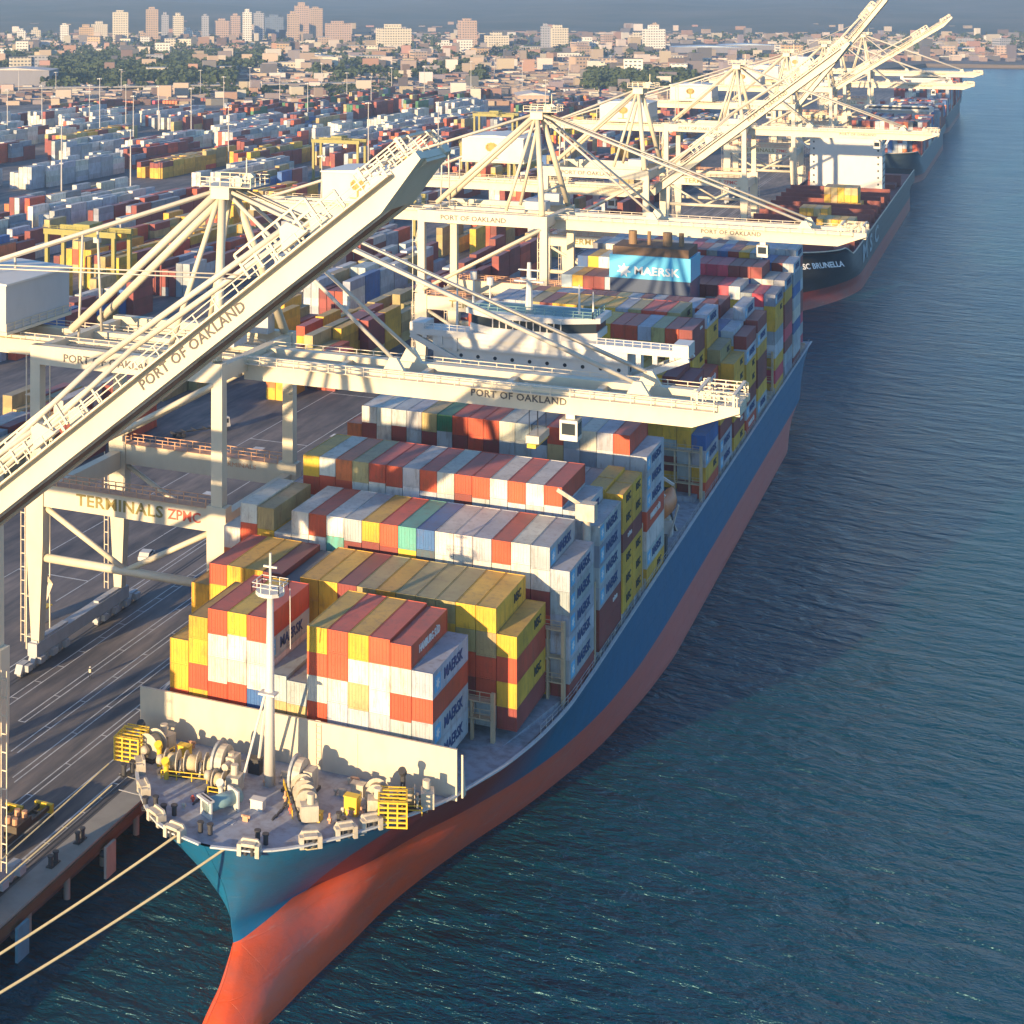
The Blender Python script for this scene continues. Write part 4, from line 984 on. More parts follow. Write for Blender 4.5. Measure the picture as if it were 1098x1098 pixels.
winch(15.8,-5.4,math.radians(20),'cream winch between the starboard yellow cage and the breakwater corner',1,.9)
winch(-4.2,-10.4,math.radians(5),'low winch with rope in front of the foremast',1,.8)
# anchor windlasses
def windlass(x,y,lab):
    r=empty('anchor_windlass',(x,y,FD),lab,'windlass','anchor windlasses on the foredeck')
    MB().box(-1.8,1.8,-1.2,1.4,0,.35).build('bed_plate',M_DARK,r)
    m=MB(); m.tube((-.4,0,1.8),(.5,0,1.8),1.7,22); m.build('cable_lifter',M_WINCH,r)
    m=MB(); m.tube((-.7,0,1.8),(-.42,0,1.8),2.0,24); m.build('brake_wheel',paint('grey_wheel',(.34,.36,.38),.5,.4,1),r)
    m=MB(); m.box(.6,1.7,-.8,.9,.35,2.6); m.tube((1.1,-1.9,2.0),(1.1,-.8,2.0),.4,10); m.build('motor',M_WINCH,r)
    m=MB()
    p=V((.05,-1.5,1.4))
    for k in range(9): q=V((.05,-1.9-k*.62,max(.2,1.2-k*.25))); m.beam(q,q+V((0,-.45,-.12)),.34 if k%2 else .16,.16 if k%2 else .34)
    m.build('anchor_chain',M_DARK,r)
    return r
windlass(-5.4,-7.6,'large anchor windlass with a tall wheel just left of the foremast')
windlass(3.6,-7.0,'large anchor windlass with a tall wheel just right of the foremast')
# yellow cages
def cage(x,y,rz,lab):
    m=MB(); w,d,h=1.45,1.45,2.7
    for i in range(4):
        for j in range(4):
            if i in(0,3) or j in(0,3): m.box(-w+i*2*w/3-.08,-w+i*2*w/3+.08,-d+j*2*d/3-.08,-d+j*2*d/3+.08,0,h)
    for k in range(6):
        z=.1+k*(h-.2)/5
        for s in(-1,1): m.box(-w-.08,w+.08,s*d-.09,s*d+.09,z-.08,z+.08); m.box(s*w-.09,s*w+.09,-d+.1,d-.1,z-.08,z+.08)
    for k in range(5): m.box(-w+.1,w-.1,-d+.2+k*.78,-d+.35+k*.78,h-.1,h)
    o=m.build('yellow_cage',M_YEL); o.location=(x,y,FD); o.rotation_euler=(0,0,rz); tag(o,lab,'cage','yellow lattice cages on the foredeck')
cage(-17.0,-7.6,.1,'yellow lattice cage at the port side of the bow'); cage(15.0,-9.0,.35,'yellow lattice cage at the starboard side of the bow')
# roller fairleads on the rim of the bow
def fairlead(x,y,rz,lab):
    r=empty('fairlead',(x,y,FD+.05),lab,'fairlead','cream fairleads along the bow rim'); r.rotation_euler=(0,0,rz)
    m=MB(); m.prism([(-1.15,0),(1.15,0),(1.15,1.0),(.8,1.5),(-.8,1.5),(-1.15,1.0)],'y',.25,.5); m.box(-1.15,-.72,-.5,.248,0,1.2); m.box(.72,1.15,-.5,.248,0,1.2); m.box(-.71,.71,-.5,.248,1.0,1.3); m.build('housing',M_WINCH,r)
    m=MB(); m.tube((-.35,-.15,.05),(-.35,-.15,.98),.2,10); m.tube((.35,-.15,.05),(.35,-.15,.98),.2,10); m.build('roller',M_DARK,r)
fl=[(-17.6,-10.3,'at the port side nearest the quay'),(-14.6,-15.0,'second from the port side, above the quay ropes'),(-8.3,-19.6,'left of the bow tip, third from the port side'),(-3.5,-21.6,'just left of the bow tip, with a rope running to the quay'),
    (2.2,-21.4,'just right of the bow tip, with a rope running down left'),(9.2,-17.4,'in the middle of the starboard bow curve'),(12.0,-14.2,'second from last on the starboard bow curve'),(13.6,-11.6,'nearest the starboard yellow cage')]
for x,y,t in fl:
    e=1.0; rz=math.atan2(x,-(y+4)) if False else math.atan2(x*1.15,22+0*y)*1.1
    k=1.0; b=smooth_tab(T15,y); s=1 if x>0 else -1
    fairlead(s*(b-.45),y,rz*1.15,'cream fairlead '+t)
# twin bollards
def bollard(x,y,rz,lab,z=None):
    r=empty('mooring_bollard',(x,y,FD if z is None else z),lab,'bollard','dark twin bollards'); r.rotation_euler=(0,0,rz)
    MB().box(-.95,.95,-.4,.4,0,.12).build('base_plate',M_DARK,r)
    for q in(-.55,.55): m=MB(); m.tube((q,0,.12),(q,0,1.15),.26,12); m.tube((q,0,1.15),(q,0,1.3),.36,12); m.build('post',M_DARK,r)
for x,y,rz,t in [(-9.2,-17.2,.6,'by the third fairlead from the port side'),(-6.6,-17.9,.4,'near the bow tip, left of the hose reel'),(-1.4,-19.7,.0,'right behind the bow tip fairlead'),(4.6,-18.9,-.3,'alone on the starboard side of the bow tip'),(10.6,-12.4,-.8,'in front of the starboard yellow cage'),(-15.2,-11.5,1.1,'close to the port cage')]: bollard(x,y,rz,'black twin bollard '+t)
# teal cylinder (hose reel) slanting on the deck
r=empty('store_cylinder',(-2.0,-15.0,FD),'pale teal cylinder lying slantwise on a frame at the bow','cylinder')
r.rotation_euler=(0,0,math.radians(60))
MB().tube((-1.9,0,1.3),(2.4,0,1.3),.75,16).build('body',paint('pale_teal',(.22,.36,.38),.5,.4,1),r,True)
m=MB()
for q in(-1.9,1.5): m.box(q,q+.2,-1,1,0,2.2)
m.box(-2.3,-1.5,-1.1,1.1,2.0,2.2); m.build('frame',M_WHITE,r)
# small deck fittings: ventilators, lockers
for i,(x,y,c,h) in enumerate([(-11.4,-5.4,M_YEL,1.4),(4.2,-4.9,M_YEL,1.2),(-2.6,-5.3,M_DARK,1.6),(14.6,-4.9,M_DARK,3.2),(9.6,-5.2,M_WINCH,1.2),(-17.2,-4.9,M_DARK,2.4),(1.2,-12.6,M_WHITE,1.1),(-10.8,-10.8,M_YEL,1.8),(10.6,-9.5,M_YEL,2.0),(-3.4,-12.2,M_WHITE,1.5),(7.6,-12.2,M_YEL,.9),(-13,-8.4,M_YEL,2.2)]):
    m=MB()
    if i%2: m.tube((x,y,FD),(x,y,FD+h),.28,10); m.tube((x,y,FD+h),(x,y-.3,FD+h+.4),.45,12)
    else: m.box(x-.7,x+.7,y-.45,y+.45,FD,FD+h); m.box(x-.78,x+.78,y-.52,y+.52,FD+h,FD+h+.08)
    m.build('ventilator' if i%2 else 'deck_locker',c,S1)
# pale walkway lines painted on the foredeck
m=MB(); 
for p,q in (((-16.6,-11,0),(-3.8,-12.9,0)),((-14.8,-14.2,0),(-3.6,-14.6,0)),((-1.5,-16.8,0),(14.2,-9.8,0)),((3,-19,0),(13,-12,0)),((-18,-7.5,0),(-8,-10.9,0))):
    m.beam((p[0],p[1],FD-.43),(q[0],q[1],FD-.43),.16,.02)
o=m.build('deck_lines',M_WHITE,S1); o.location.z=.0
# the mooring ropes
def rope(p,q,sag,lab,r_=.09):
    P=[]
    for i in range(25):
        t=i/24; c=V(p).lerp(V(q),t); c.z-=sag*4*t*(1-t); P.append(c)
    tag(MB().path(P,r_,6).build('mooring_rope',M_ROPE),lab,'rope','mooring ropes from the bow to the quay')
rope((-3.6,-21.9,FD+.5),(-33.6,-72,2.6),1.6,'yellow mooring rope from the fairlead left of the bow tip',.13)
rope((2.1,-21.9,FD+.5),(-33.2,-80,2.6),1.8,'yellow mooring rope from the fairlead right of the bow tip',.13)
rope((-15.2,-15.0,FD+.3),(-29.5,-60,2.6),.6,'pale mooring rope over the quay edge, nearer to the water',.08)
rope((-18.1,-10.8,FD+.3),(-31.0,-58,2.6),.6,'pale mooring rope over the quay edge, farther from the water',.08)
# lashing bridges between the bays
def lash(y,n,zt,zb):
    x0=-(n)/2*2.5
    m=MB()
    for i in range(n+1):
        x=x0+i*2.5
        lim=smooth_tab(T15,y)-.9; x=max(-lim,min(lim,x))
        if i in(0,n) : m.box(x-.22,x+.22,y-.3,y+.3,lerp_tab(ZRAIL,y)-.3,zt+1.0)
        else: m.box(x-.12,x+.12,y-.35,y+.35,zb,zt)
    for z in (zb+3,zb+6,zt):
        if z<=zt: m.box(-min(-x0,lim),min(-x0,lim),y-.55,y+.55,z-.07,z+.07)
    for z in (zb+3,zt): m.rail((-x0-7,y-.55,z+.08),(min(-x0,lim),y-.55,z+.08),1.1,1.25,.04)
    L_=m.build('lashing_bridge',paint('lashing_cream',(.55,.42,.27),.6,.5,1,dark=.5),S1)
for (y,n,zt,zb) in [(13.6,15,19,14),(28.05,19,23,13.6),(43.1,19,23,13.5),(56.7,19,22.5,13.5),(71.2,19,22.5,13.5),(86.2,19,22,13.5),(117.9,19,22,13.5),(132.7,19,22,13.5),(147,19,22,13.5),(161.5,19,22,13.5),(176,19,22,13.5),(200.6,19,22,13.5),(215,19,22,13.5),(229.5,19,22,13.5),(243.8,19,22,13.5)]:
    lash(y,n,zt,zb)
# pedestals under the outboard stacks, deckside posts and rail
for k in range(58):
    y=30+k*3.9
    if 88<y<117: continue
    z=lerp_tab(ZRAIL,y)-.3
    MB().box(22.6,23.6,y-.3,y+.3,z,z+1.5).build('pedestal',M_WINCH,S1)
ra=MB(); y=18.
while y<256:
    b=smooth_tab(T15,y)-.25; b2=smooth_tab(T15,y+6)-.25
    ra.rail((b,y,lerp_tab(ZRAIL,y)),(b2,y+6,lerp_tab(ZRAIL,y+6)),1.05,2.0,.03); y+=6
ra.build('deck_rail',M_CRANEG,S1)
hc=MB(); hc.prism([(-15,-1),(15,-1),(20,13),(20,13.1),(23.2,30),(23.2,86),(-23.2,86),(-23.2,30),(-20,13)],'z',13.4,14.35)
hc.build('hatch_coaming',M_DECK,S1)
hc=MB(); hc.box(-22,22.3,117,256,13.0,14.35); hc.build('hatch_coaming',M_DECK,S1)
# lifeboat and clutter in the gap ahead of the bridge
r=empty('lifeboat',(21.6,96.5,19),'orange and white lifeboat in its davits beside the bridge block','lifeboat')
m=MB(); 
for k in range(9):
    t=k/8; 
    m.v+=[(math.cos(a_)*1.5*(math.sin(math.pi*(.08+.84*t))**.5),-4.5+9*t,math.sin(a_)*1.6) for a_ in [2*math.pi*i/12 for i in range(12)]]
for k in range(8):
    for i in range(12): a0=k*12+i; m.f.append((a0,k*12+(i+1)%12,(k+1)*12+(i+1)%12,a0+12))
m.f.append(tuple(range(12))); m.f.append(tuple(range(96,108)))
m.build('hull',paint('lifeboat_orange',(.62,.2,.06),.5,.3,1),r,True)
for q in(-3.4,3.4): MB().beam((-1.6,q,-5),(-1.8,q,3.6),.4,.5).beam((-1.8,q,3.5),(.6,q,2.2),.35,.4).build('davit',M_WHITE,r)
for i in range(26):
    rr=random.Random(i); x=rr.uniform(13,23); y=rr.uniform(87.5,101.5); z=13.5; h=rr.uniform(1.5,7)
    m=MB()
    if i%3==0: m.box(x-.9,x+.9,y-.7,y+.7,z,z+h*.6)
    elif i%3==1: m.tube((x,y,z),(x,y,z+h),.3,8); m.box(x-.8,x+.8,y-.1,y+.1,z+h*.7,z+h*.75)
    else: m.beam((x,y,z),(x+rr.uniform(-2,2),y+rr.uniform(-2,2),z+h),.25,.25)
    m.build(('deck_locker','vent_post','deck_stay')[i%3],[M_WHITE,M_WINCH,M_RAIL,M_DARK][i%4],S1)
# reefer machinery seen on top of the fourth/fifth bays' outer stacks: a small davit crane
r=empty('deck_crane',(22.4,42.6,27),'small cream stores crane between the third and fourth bays at starboard','crane')
MB().tube((0,0,-14),(0,0,6),.5,10).build('post',M_WINCH,r,True); MB().box(-1.3,1.2,-.9,.9,5.2,7.4).build('crane_house',M_WINCH,r); MB().beam((0,0,6.6),(-3.6,-1.2,9.0),.4,.5).build('jib',M_WINCH,r)
# ------------------------------------------------------------------ things on the quay
def spreader(x,y,lab):
    r=empty('container_spreader',(x,y,QZ+.004),lab,'spreader','container spreaders parked on the quay')
    m=MB()
    for q in(-.7,.7): m.box(q-.18,q+.18,-5.8,5.8,.9,1.4)
    for k in range(5): m.box(-.51,.51,-4.6+k*2.2,-4.3+k*2.2,.95,1.3)
    m.box(-1.1,1.1,-1.6,1.6,1.41,2.2); m.build('frame',paint('spreader_grime',(.09,.07,.05),.6,.4,1),r)
    for s in(-1,1):
        e=MB().box(-1.25,1.25,min(s*5.8,s*6.2),max(s*5.8,s*6.2),.5,1.6).build('end_beam',M_YEL,r)
        for q in(-1.1,1.1): MB().box(q-.15,q+.15,s*6.0-.15,s*6.0+.15,0,.5).build('twistlock_leg',M_DARK,r)
    for q in(-.5,.5):
        for w in(-1,1): MB().tube((q,w,2.2),(q,w,2.9),.35,10).build('sheave',M_ORAIL,r)
spreader(-33.2,-6.5,'dark spreader with yellow ends lying on the quay, nearer to the water'); spreader(-36.2,-8.5,'dark spreader with yellow ends lying on the quay, farther from the water')
spreader(-39.2,-12.0,'third dark spreader at the left edge of the quay')
for i,(y,c) in enumerate([(-1.5,(.5,.47,.42)),(-20,(.12,.3,.42))]):
    m=MB(); m.prism([(-.2,-.2),(1.2,-.2),(1.2,-2.6),(.7,-3.0),(-.2,-3.0)],'y',-1.4,1.4) if False else None
    r=empty('dock_fender',(QX+.5,y,0),['pale fender panel hanging under the quay edge below the bow','blue fender panel hanging under the quay edge at the lower left','rusty fender frame in the middle of the quay edge'][i],'fender','fender panels along the quay edge')
    MB().box(.3,.65,-1.1,1.1,-4.6,.7).build('panel',paint('fender_panel%d'%i if False else ['fender_pale','fender_blue','fender_rusty'][i],c,.7,.5,1),r)
    m=MB(); m.tube((-.4,-.6,-.4),(.3,-.6,-.4),.4,10); m.build('rubber_cone',M_DARK,r); MB().tube((-.4,.6,-.4),(.3,.6,-.4),.4,10).build('rubber_cone',M_DARK,r)
for i,(y,t) in enumerate([(-72,'at the lower left beyond the frame'),(-58,'where the pale mooring ropes end'),(-9.8,'rusty, in the middle of the quay edge'),(-4,'under the port side of the bow')]):
    bollard(QX-1.6 if i>1 else (-33.4 if i==0 else -30),y,math.pi/2,'quay bollard '+t,QZ+.1 if i>1 else QZ+.01)
for k in range(9):
    o=MB().tube((0,0,-6),(0,0,QZ-1.3),.4,10).build('wharf_pile',cm,None,True); o.location=(QX-.9,-48+k*8.0,0); tag(o,'round concrete pile under the quay edge beside the bow','pile','piles under the quay edge')
# debris and rust-red fittings on the quay edge
# worker on the quay
def person(x,y,lab,jacket,rz=0):
    me=bpy.data.meshes.new('person'); P=[(0,0,.95),(0,0,1.2),(0,.0,1.45),(0,.01,1.56),(0,.02,1.68),(.1,0,.9),(.13,-.06,.5),(.13,.05,.08),(.13,-.12,.04),(-.1,0,.9),(-.12,.1,.5),(-.12,.22,.09),(-.12,.07,.04),(.2,0,1.42),(.27,.02,1.14),(.25,-.12,.92),(-.2,0,1.42),(-.28,.0,1.14),(-.26,-.1,.93)]
    Ed=[(0,1),(1,2),(2,3),(3,4),(0,5),(5,6),(6,7),(7,8),(0,9),(9,10),(10,11),(11,12),(2,13),(13,14),(14,15),(2,16),(16,17),(17,18)]
    rad=[.15,.14,.15,.06,.11,.1,.07,.05,.045,.1,.07,.05,.045,.07,.05,.035,.07,.05,.035]
    me.from_pydata(P,Ed,[]); o=link('person',me,None,(x,y,QZ+.004)); o.rotation_euler=(0,0,rz)
    sk_=o.modifiers.new('skin','SKIN'); 
    for i,v in enumerate(me.skin_vertices[0].data): v.radius=(rad[i],rad[i]*.8)
    me.skin_vertices[0].data[0].use_root=True
    o.modifiers.new('sub','SUBSURF').levels=1; me.materials.append(paint('work_trousers',(.03,.035,.06),.8,.3,3))
    tag(o,lab,'person')
    m=MB(); m.tube((0,0,1.0),(0,0,1.48),.2,12,.21); m.build('safety_vest',jacket,o)
    m=MB(); m.tube((0,.02,1.7),(0,.02,1.82),.135,12,.08); m.tube((0,-.02,1.69),(0,-.02,1.71),.16,12); m.build('hard_hat',M_WHITE,o)
person(-48.9,36.0,'person in pale safety vest and white hard hat walking on the marked quay',paint('pale_vest',(.75,.68,.5),.7,.1,3),.4)
# yard trucks, cars
def truck(x,y,rz,lab,cab,load=None,n=1):
    r=empty('yard_truck',(x,y,QZ+.004),lab,'truck','terminal trucks on the apron'); r.rotation_euler=(0,0,rz)
    m=MB(); m.box(-1.1,1.1,6.1,8.3,1.0,1.5); m.prism([(6.2,1.5),(8.2,1.5),(8.0,3.2),(6.2,3.3)],'x',-1.15,1.15); c=m.build('cab',cab,r)
    m=MB(); m.prism([(8.22,1.8),(8.26,1.8),(8.1,2.9),(8.06,2.9)],'x',-.95,.95); m.box(1.14,1.17,6.6,7.8,1.9,2.9); m.box(-1.17,-1.14,6.6,7.8,1.9,2.9); m.build('windscreen',M_GLASS,c)
    m=MB(); m.box(-.5,.5,-6.2,6.1,.95,1.3)
    for k in range(5): m.box(-1.2,1.2,-6+k*2.7,-5.8+k*2.7,1.3,1.42)
    m.build('chassis',M_DARK,r)
    for y_ in(7.2,4.9,-3.6,-4.9): 
        for q in(-.95,.95): MB().tube((q-.15,y_,.5),(q+.15,y_,.5),.5,12).build('wheel',M_DARK,r)
    if load:
        o=link('shipping_container',CM[(12.19,HS)],None,(x+math.sin(rz)*6.1,y-math.cos(rz)*6.1,QZ+1.45)); o.rotation_euler=(0,0,rz); o.color=(*PAL[load],1)
        tag(o,f'{CN[load]} container riding on the '+lab.split(' truck')[0]+' truck','container')
M_CABW=M_WHITE; M_CABY=M_YEL
truck(-96.5,160,-.6,'white terminal truck with empty black chassis left of the crane leg',M_CABW)
truck(-91,210,-.9,'white terminal truck with dark chassis parked right of the yellow stack',M_CABW)
truck(-78,300,0,'yellow terminal truck driving on the apron by the second crane',M_CABY,'M')
truck(-70,262,0,'white terminal truck on the apron ahead of the second crane',M_CABW,'B')
truck(-46,110,0,'yellow terminal truck under the nearest crane',M_CABY)
truck(-74,405,0,'white terminal truck on the apron near the red-decked ship',M_CABW,'K')
def car(x,y,rz,lab,m_):
    r=empty('parked_car',(x,y,QZ+.004),lab,'car'); r.rotation_euler=(0,0,rz)
    MB().prism([(-2.2,.35),(2.2,.35),(2.2,.85),(1.2,1.0),(.6,1.5),(-1.3,1.5),(-1.9,1.0),(-2.2,.95)],'x',-.9,.9).build('body',m_,r)
    MB().prism([(1.1,1.02),(.62,1.44),(-1.3,1.44),(-1.8,1.02)],'x',-.92,.92).build('windows',M_GLASS,r)
    for y_ in(-1.4,1.4):
        for q in(-.82,.82): MB().tube((q-.1,y_,.33),(q+.1,y_,.33),.33,12).build('wheel',M_DARK,r)
car(-66.5,84,.2,'white pickup parked behind the lower brace of the nearest crane',M_WHITE)
car(-62.5,150,1.2,'dark car parked on the apron behind the nearest crane',M_DARK)
r=empty('guard_hut',(-67.5,52,QZ),'small white hut with yellow top on the quay by the bogies','hut'); MB().box(-1,1,-1,1,0,2.2).build('wall',M_WHITE,r); MB().box(-1.2,1.2,-1.2,1.2,2.2,2.4).build('roof',M_YEL,r)
# rubber-tyred yard gantries
M_RTG=paint('yard_gantry_yellow',(.30,.27,.07),.6,.4,.6)
def rtg(x,y,lab,m_=M_RTG):
    r=empty('yard_gantry_crane',(x,y,QZ),lab,'gantry crane','yard gantry cranes over the container blocks')
    for sx in(-12.5,12.5):
        for sy in(-5,5):
            l=MB().box(sx-.6,sx+.6,sy-.6,sy+.6,1.8,21).build('leg',m_,r)
        MB().box(sx-.7,sx+.7,-7,7,1.4,2.4).build('sill_beam',m_,r)
        for sy in(-6,-4,4,6): MB().tube((sx-.4,sy,.85),(sx+.4,sy,.85),.85,12).build('wheel',M_DARK,r)
    for sy in(-5,5): MB().box(-13.5,13.5,sy-.7,sy+.7,21,22.8).build('main_girder',m_,r)
    t=MB().box(-3,3,-4.2,4.2,22.8,24.6).build('trolley',m_,r); MB().box(3.1,5,-2,0,18.6,20.9).build('operator_cab',M_WHITE,t)
    m=MB(); m.rail((-13.5,-5.8,22.8),(13.5,-5.8,22.8),1.1,2.5,.06); m.build('walkway',m_,r)
    return r
for x,y,t in [(-257,628,'olive yellow yard gantry seen just left of the raised boom tip'),(-205,292,'olive yellow yard gantry behind the apex of the nearest crane'),(-150,420,'yard gantry inland of the second crane'),
   (-238,840,'distant yard gantry among maroon stacks'),(-180,640,'yard gantry inland of the third crane')]: rtg(x,y,t)
# tall light masts
def mast(x,y,h,lab):
    r=empty('light_mast',(x,y,QZ),lab,'light mast','tall light masts in the yard')
    MB().tube((0,0,0),(0,0,h),.42,8,.2).build('pole',M_CRANEG if False else paint('galvanised',(.5,.48,.46),.5,.2,.5),r)
    m=MB(); m.tube((0,0,h-.6),(0,0,h-.3),1.3,10)
    for k in range(6): a_=k*math.pi/3; m.cb((1.5*math.cos(a_),1.5*math.sin(a_),h-.7),(.7,.7,.4))
    m.build('lamp_ring',M_WHITE,r)
ml=[(8,150,36),(45,148,38),(96,142,36),(107,150,44),(135,142,36),(143,160,36),(170,140,34),(205,148,36),(240,125,34),(66,205,40),(140,222,38),(330,135,34),(372,112,30),(398,118,30),(420,104,30),(455,112,36),(505,98,32),(560,100,34),(300,112,30),(268,104,30),(215,105,28),(60,108,28),(20,104,28),(610,88,30),(655,84,28),(245,178,36),(395,182,40),(470,170,36),(345,250,34),(130,104,28),(345,98,30),(530,88,28),(585,130,34)]
def where(u,v):
    a_='far left' if u<110 else 'left' if u<230 else 'middle' if u<400 else 'centre right' if u<560 else 'right'
    return a_
for i,(u,v,h) in enumerate(ml):
    d=F*99.5/(v+8.3); x,y=at(u,d)
    mast(x,y,h*.95,f'tall pale light mast, {ordinal(i%20+1)} of the {"nearer" if i<20 else "farther"} ones, {where(u,v)} of the yard')
# ------------------------------------------------------------------ city
def facade_mat(name,c,wc=(.05,.06,.08),sx=.32,sz=.28,glass=.55):
    m,nt,b=new_mat(name); L=nt.links; tc=N(nt,'ShaderNodeNewGeometry'); sp=N(nt,'ShaderNodeSeparateXYZ'); L.new(tc.outputs['Position'],sp.inputs[0])
    ad=N(nt,'ShaderNodeMath',operation='ADD'); L.new(sp.outputs['X'],ad.inputs[0]); L.new(sp.outputs['Y'],ad.inputs[1])
    cb=N(nt,'ShaderNodeCombineXYZ'); L.new(ad.outputs[0],cb.inputs[0]); L.new(sp.outputs['Z'],cb.inputs[1])
    br_=N(nt,'ShaderNodeTexBrick'); br_.offset=0; br_.inputs['Scale'].default_value=1; br_.inputs['Brick Width'].default_value=6; br_.inputs['Row Height'].default_value=4.2; br_.inputs['Mortar Size'].default_value=1.25; br_.inputs['Mortar Smooth'].default_value=0
    br_.inputs['Color1'].default_value=(*wc,1); br_.inputs['Color2'].default_value=(*[min(1,x*2.2) for x in wc],1); br_.inputs['Mortar'].default_value=(*c,1)
    L.new(cb.outputs[0],br_.inputs['Vector'])
    sn=N(nt,'ShaderNodeSeparateXYZ'); L.new(tc.outputs['Normal'],sn.inputs[0]); gt=N(nt,'ShaderNodeMath',operation='GREATER_THAN'); gt.inputs[1].default_value=.5; L.new(sn.outputs['Z'],gt.inputs[0])
    mx=N(nt,'ShaderNodeMix',data_type='RGBA'); mx.inputs['B'].default_value=(*[x*.6 for x in c],1); L.new(gt.outputs[0],mx.inputs['Factor']); L.new(br_.outputs[0],mx.inputs['A']); L.new(mx.outputs['Result'],b.inputs['Base Color']); b.inputs['Roughness'].default_value=.7
    return m
FM={'c':facade_mat('facade_cream',(.62,.55,.42)),'p':facade_mat('facade_pink',(.46,.33,.26)),'g':facade_mat('facade_grey',(.35,.35,.38)),'b':facade_mat('facade_blue_glass',(.16,.2,.27),(.05,.08,.13)),'w':facade_mat('facade_white',(.72,.68,.6)),'t':facade_mat('facade_tan',(.45,.33,.24)),'o':facade_mat('facade_orange',(.52,.36,.2))}
FN={'c':'cream','p':'pink brown','g':'grey','b':'blue grey glass','w':'white','t':'tan','o':'warm orange'}
TW=[(120,138,13,'c'),(156,170,10,'t'),(173,181,16,'g'),(185,197,17,'c'),(216,224,17,'g'),(230,246,22,'p'),(247,258,17,'p'),(260,270,13,'w'),(272,283,14,'g'),(284,304,18,'b'),(308,321,15,'t'),(316,331,6,'p'),(331,346,9,'t'),(349,376,25,'p'),(84,101,29,'o'),(97,116,26,'c'),(64,74,27,'w'),(18,28,33,'w'),(33,44,32,'c'),(404,440,30,'c'),(492,510,22,'p'),(580,590,28,'g'),(588,608,30,'c'),(197,207,33,'w'),(207,215,34,'c'),(662,672,48,'w'),(676,690,38,'c'),(690,712,31,'w'),(698,706,26,'t'),(470,486,46,'w'),(520,545,38,'c'),(620,640,44,'w'),(150,156,35,'t')]
for i,(u0,u1,vt,c) in enumerate(TW):
    d=3050+(i*137)%420 if u0<380 else 2750+(i*97)%200
    x,y=at((u0+u1)/2,d); w_=(u1-u0)/F*d; h=101-(vt+8.3)/F*d-2.2
    r=empty('tower_block' if h>45 else 'office_building',(x,y,2.2),f'{FN[c]} {"tower" if h>45 else "office block"} on the skyline, {ordinal(i%20+1)} in its row, {"downtown" if u0<380 else "right of downtown"}'+(' at the far left' if u0<60 else ''),'building','buildings of the distant city')
    r.rotation_euler=(0,0,-YAW*1.0+.12)
    dp=w_*(.7+(i%3)*.2); MB().box(-w_*.46,w_*.46,-dp/2,dp/2,0,h).build('wall',FM[c],r)
    m=MB(); m.box(-w_*.25,w_*.2,-dp*.2,dp*.25,h,h+3.5+(i%4)); m.build('roof_plant',FM[c],r)
# low buildings: the larger ones as things
rc=random.Random(33); cnt=0
KINDS=[('warehouse',38,70,7,12),('office_building',22,34,12,26),('low_building',16,30,5,10)]
def freegap(u,v): return not(712<u<835 and 47<v<63)
for i in range(118):
    u=rc.uniform(-10,1100); v=rc.uniform(46,74) if i<90 else rc.uniform(74,88)
    if i>=90: u=rc.uniform(-10,330) if i<105 else rc.uniform(560,730)
    if u>860 and v>64: v=rc.uniform(45,63)
    if not freegap(u,v): continue
    d=F*98.8/(v+8.3); x,y=at(u,d); k=rc.choice(KINDS) ; w_=rc.uniform(k[1],k[2])*.75; dp=rc.uniform(12,24); h=rc.uniform(k[3],k[4]); c=rc.choice('cpgwtocwt')
    r=empty(k[0],(x,y,2.2),f'{FN[c]} {k[0].replace("_"," ")}, {"wide" if w_>30 else "narrow"}, {ordinal(cnt%20+1)} of {["the scattered city roofs","the roofs beyond the rail yard","the roofs by the estuary","the roofs under the hills","the waterfront roofs","the roofs among the trees"][cnt//20%6]}','building','low buildings of the distant city')
    r.rotation_euler=(0,0,-YAW+rc.choice((.1,.3,-.2,.15))); cnt+=1
    MB().box(-w_/2,w_/2,-dp/2,dp/2,0,h).build('wall',FM[c],r)
    MB().box(-w_/2-.4,w_/2+.4,-dp/2-.4,dp/2+.4,h,h+.6).build('roof',paint('roof_'+'pale' if i%3 else 'roof_dark',(.5,.47,.43) if i%3 else (.2,.17,.16),.8,.4,.1),r)
# big shed at the far left and pale long roofs by the channel
def shed(u,v,w_,dp,h,lab,wm_,rm):
    d=F*98.8/(v+8.3); x,y=at(u,d); r=empty('warehouse',(x,y,2.2),lab,'building'); r.rotation_euler=(0,0,-YAW-.08)
    MB().box(-w_/2,w_/2,-dp/2,dp/2,0,h).build('wall',wm_,r); MB().prism([(-w_/2-1,h),(w_/2+1,h),(0,h+2.4)],'y',-dp/2-1,dp/2+1).build('roof',rm,r)
M_SHG=paint('shed_grey_wall',(.22,.22,.26),.8,.3,.1); M_SHR=paint('shed_pale_roof',(.55,.5,.47),.8,.3,.1); M_SHB=paint('shed_blue_white_roof',(.5,.58,.66),.6,.2,.05)
shed(22,94,70,45,19,'long grey warehouse with pale roof at the far left beyond the rail yard',M_SHG,M_SHR)
shed(757,56,110,60,9,'long warehouse with blue white roof right of the city',M_SHG,M_SHB); shed(800,53,90,60,8,'second warehouse with blue white roof, right beside the long one',M_SHG,M_SHB)
shed(335,66,60,40,8,'white roofed depot among the trees below downtown',M_WHITE,M_SHR); shed(1050,58,120,30,9,'long cream building on the far shore at right',FM['c'],M_SHR); shed(950,60,90,30,7,'cream waterfront building on the far shore behind the crane booms',FM['c'],M_SHR)
shed(570,116,26,40,12,'brown brick depot behind the yard left of the second apex',FM['p'],M_SHR)
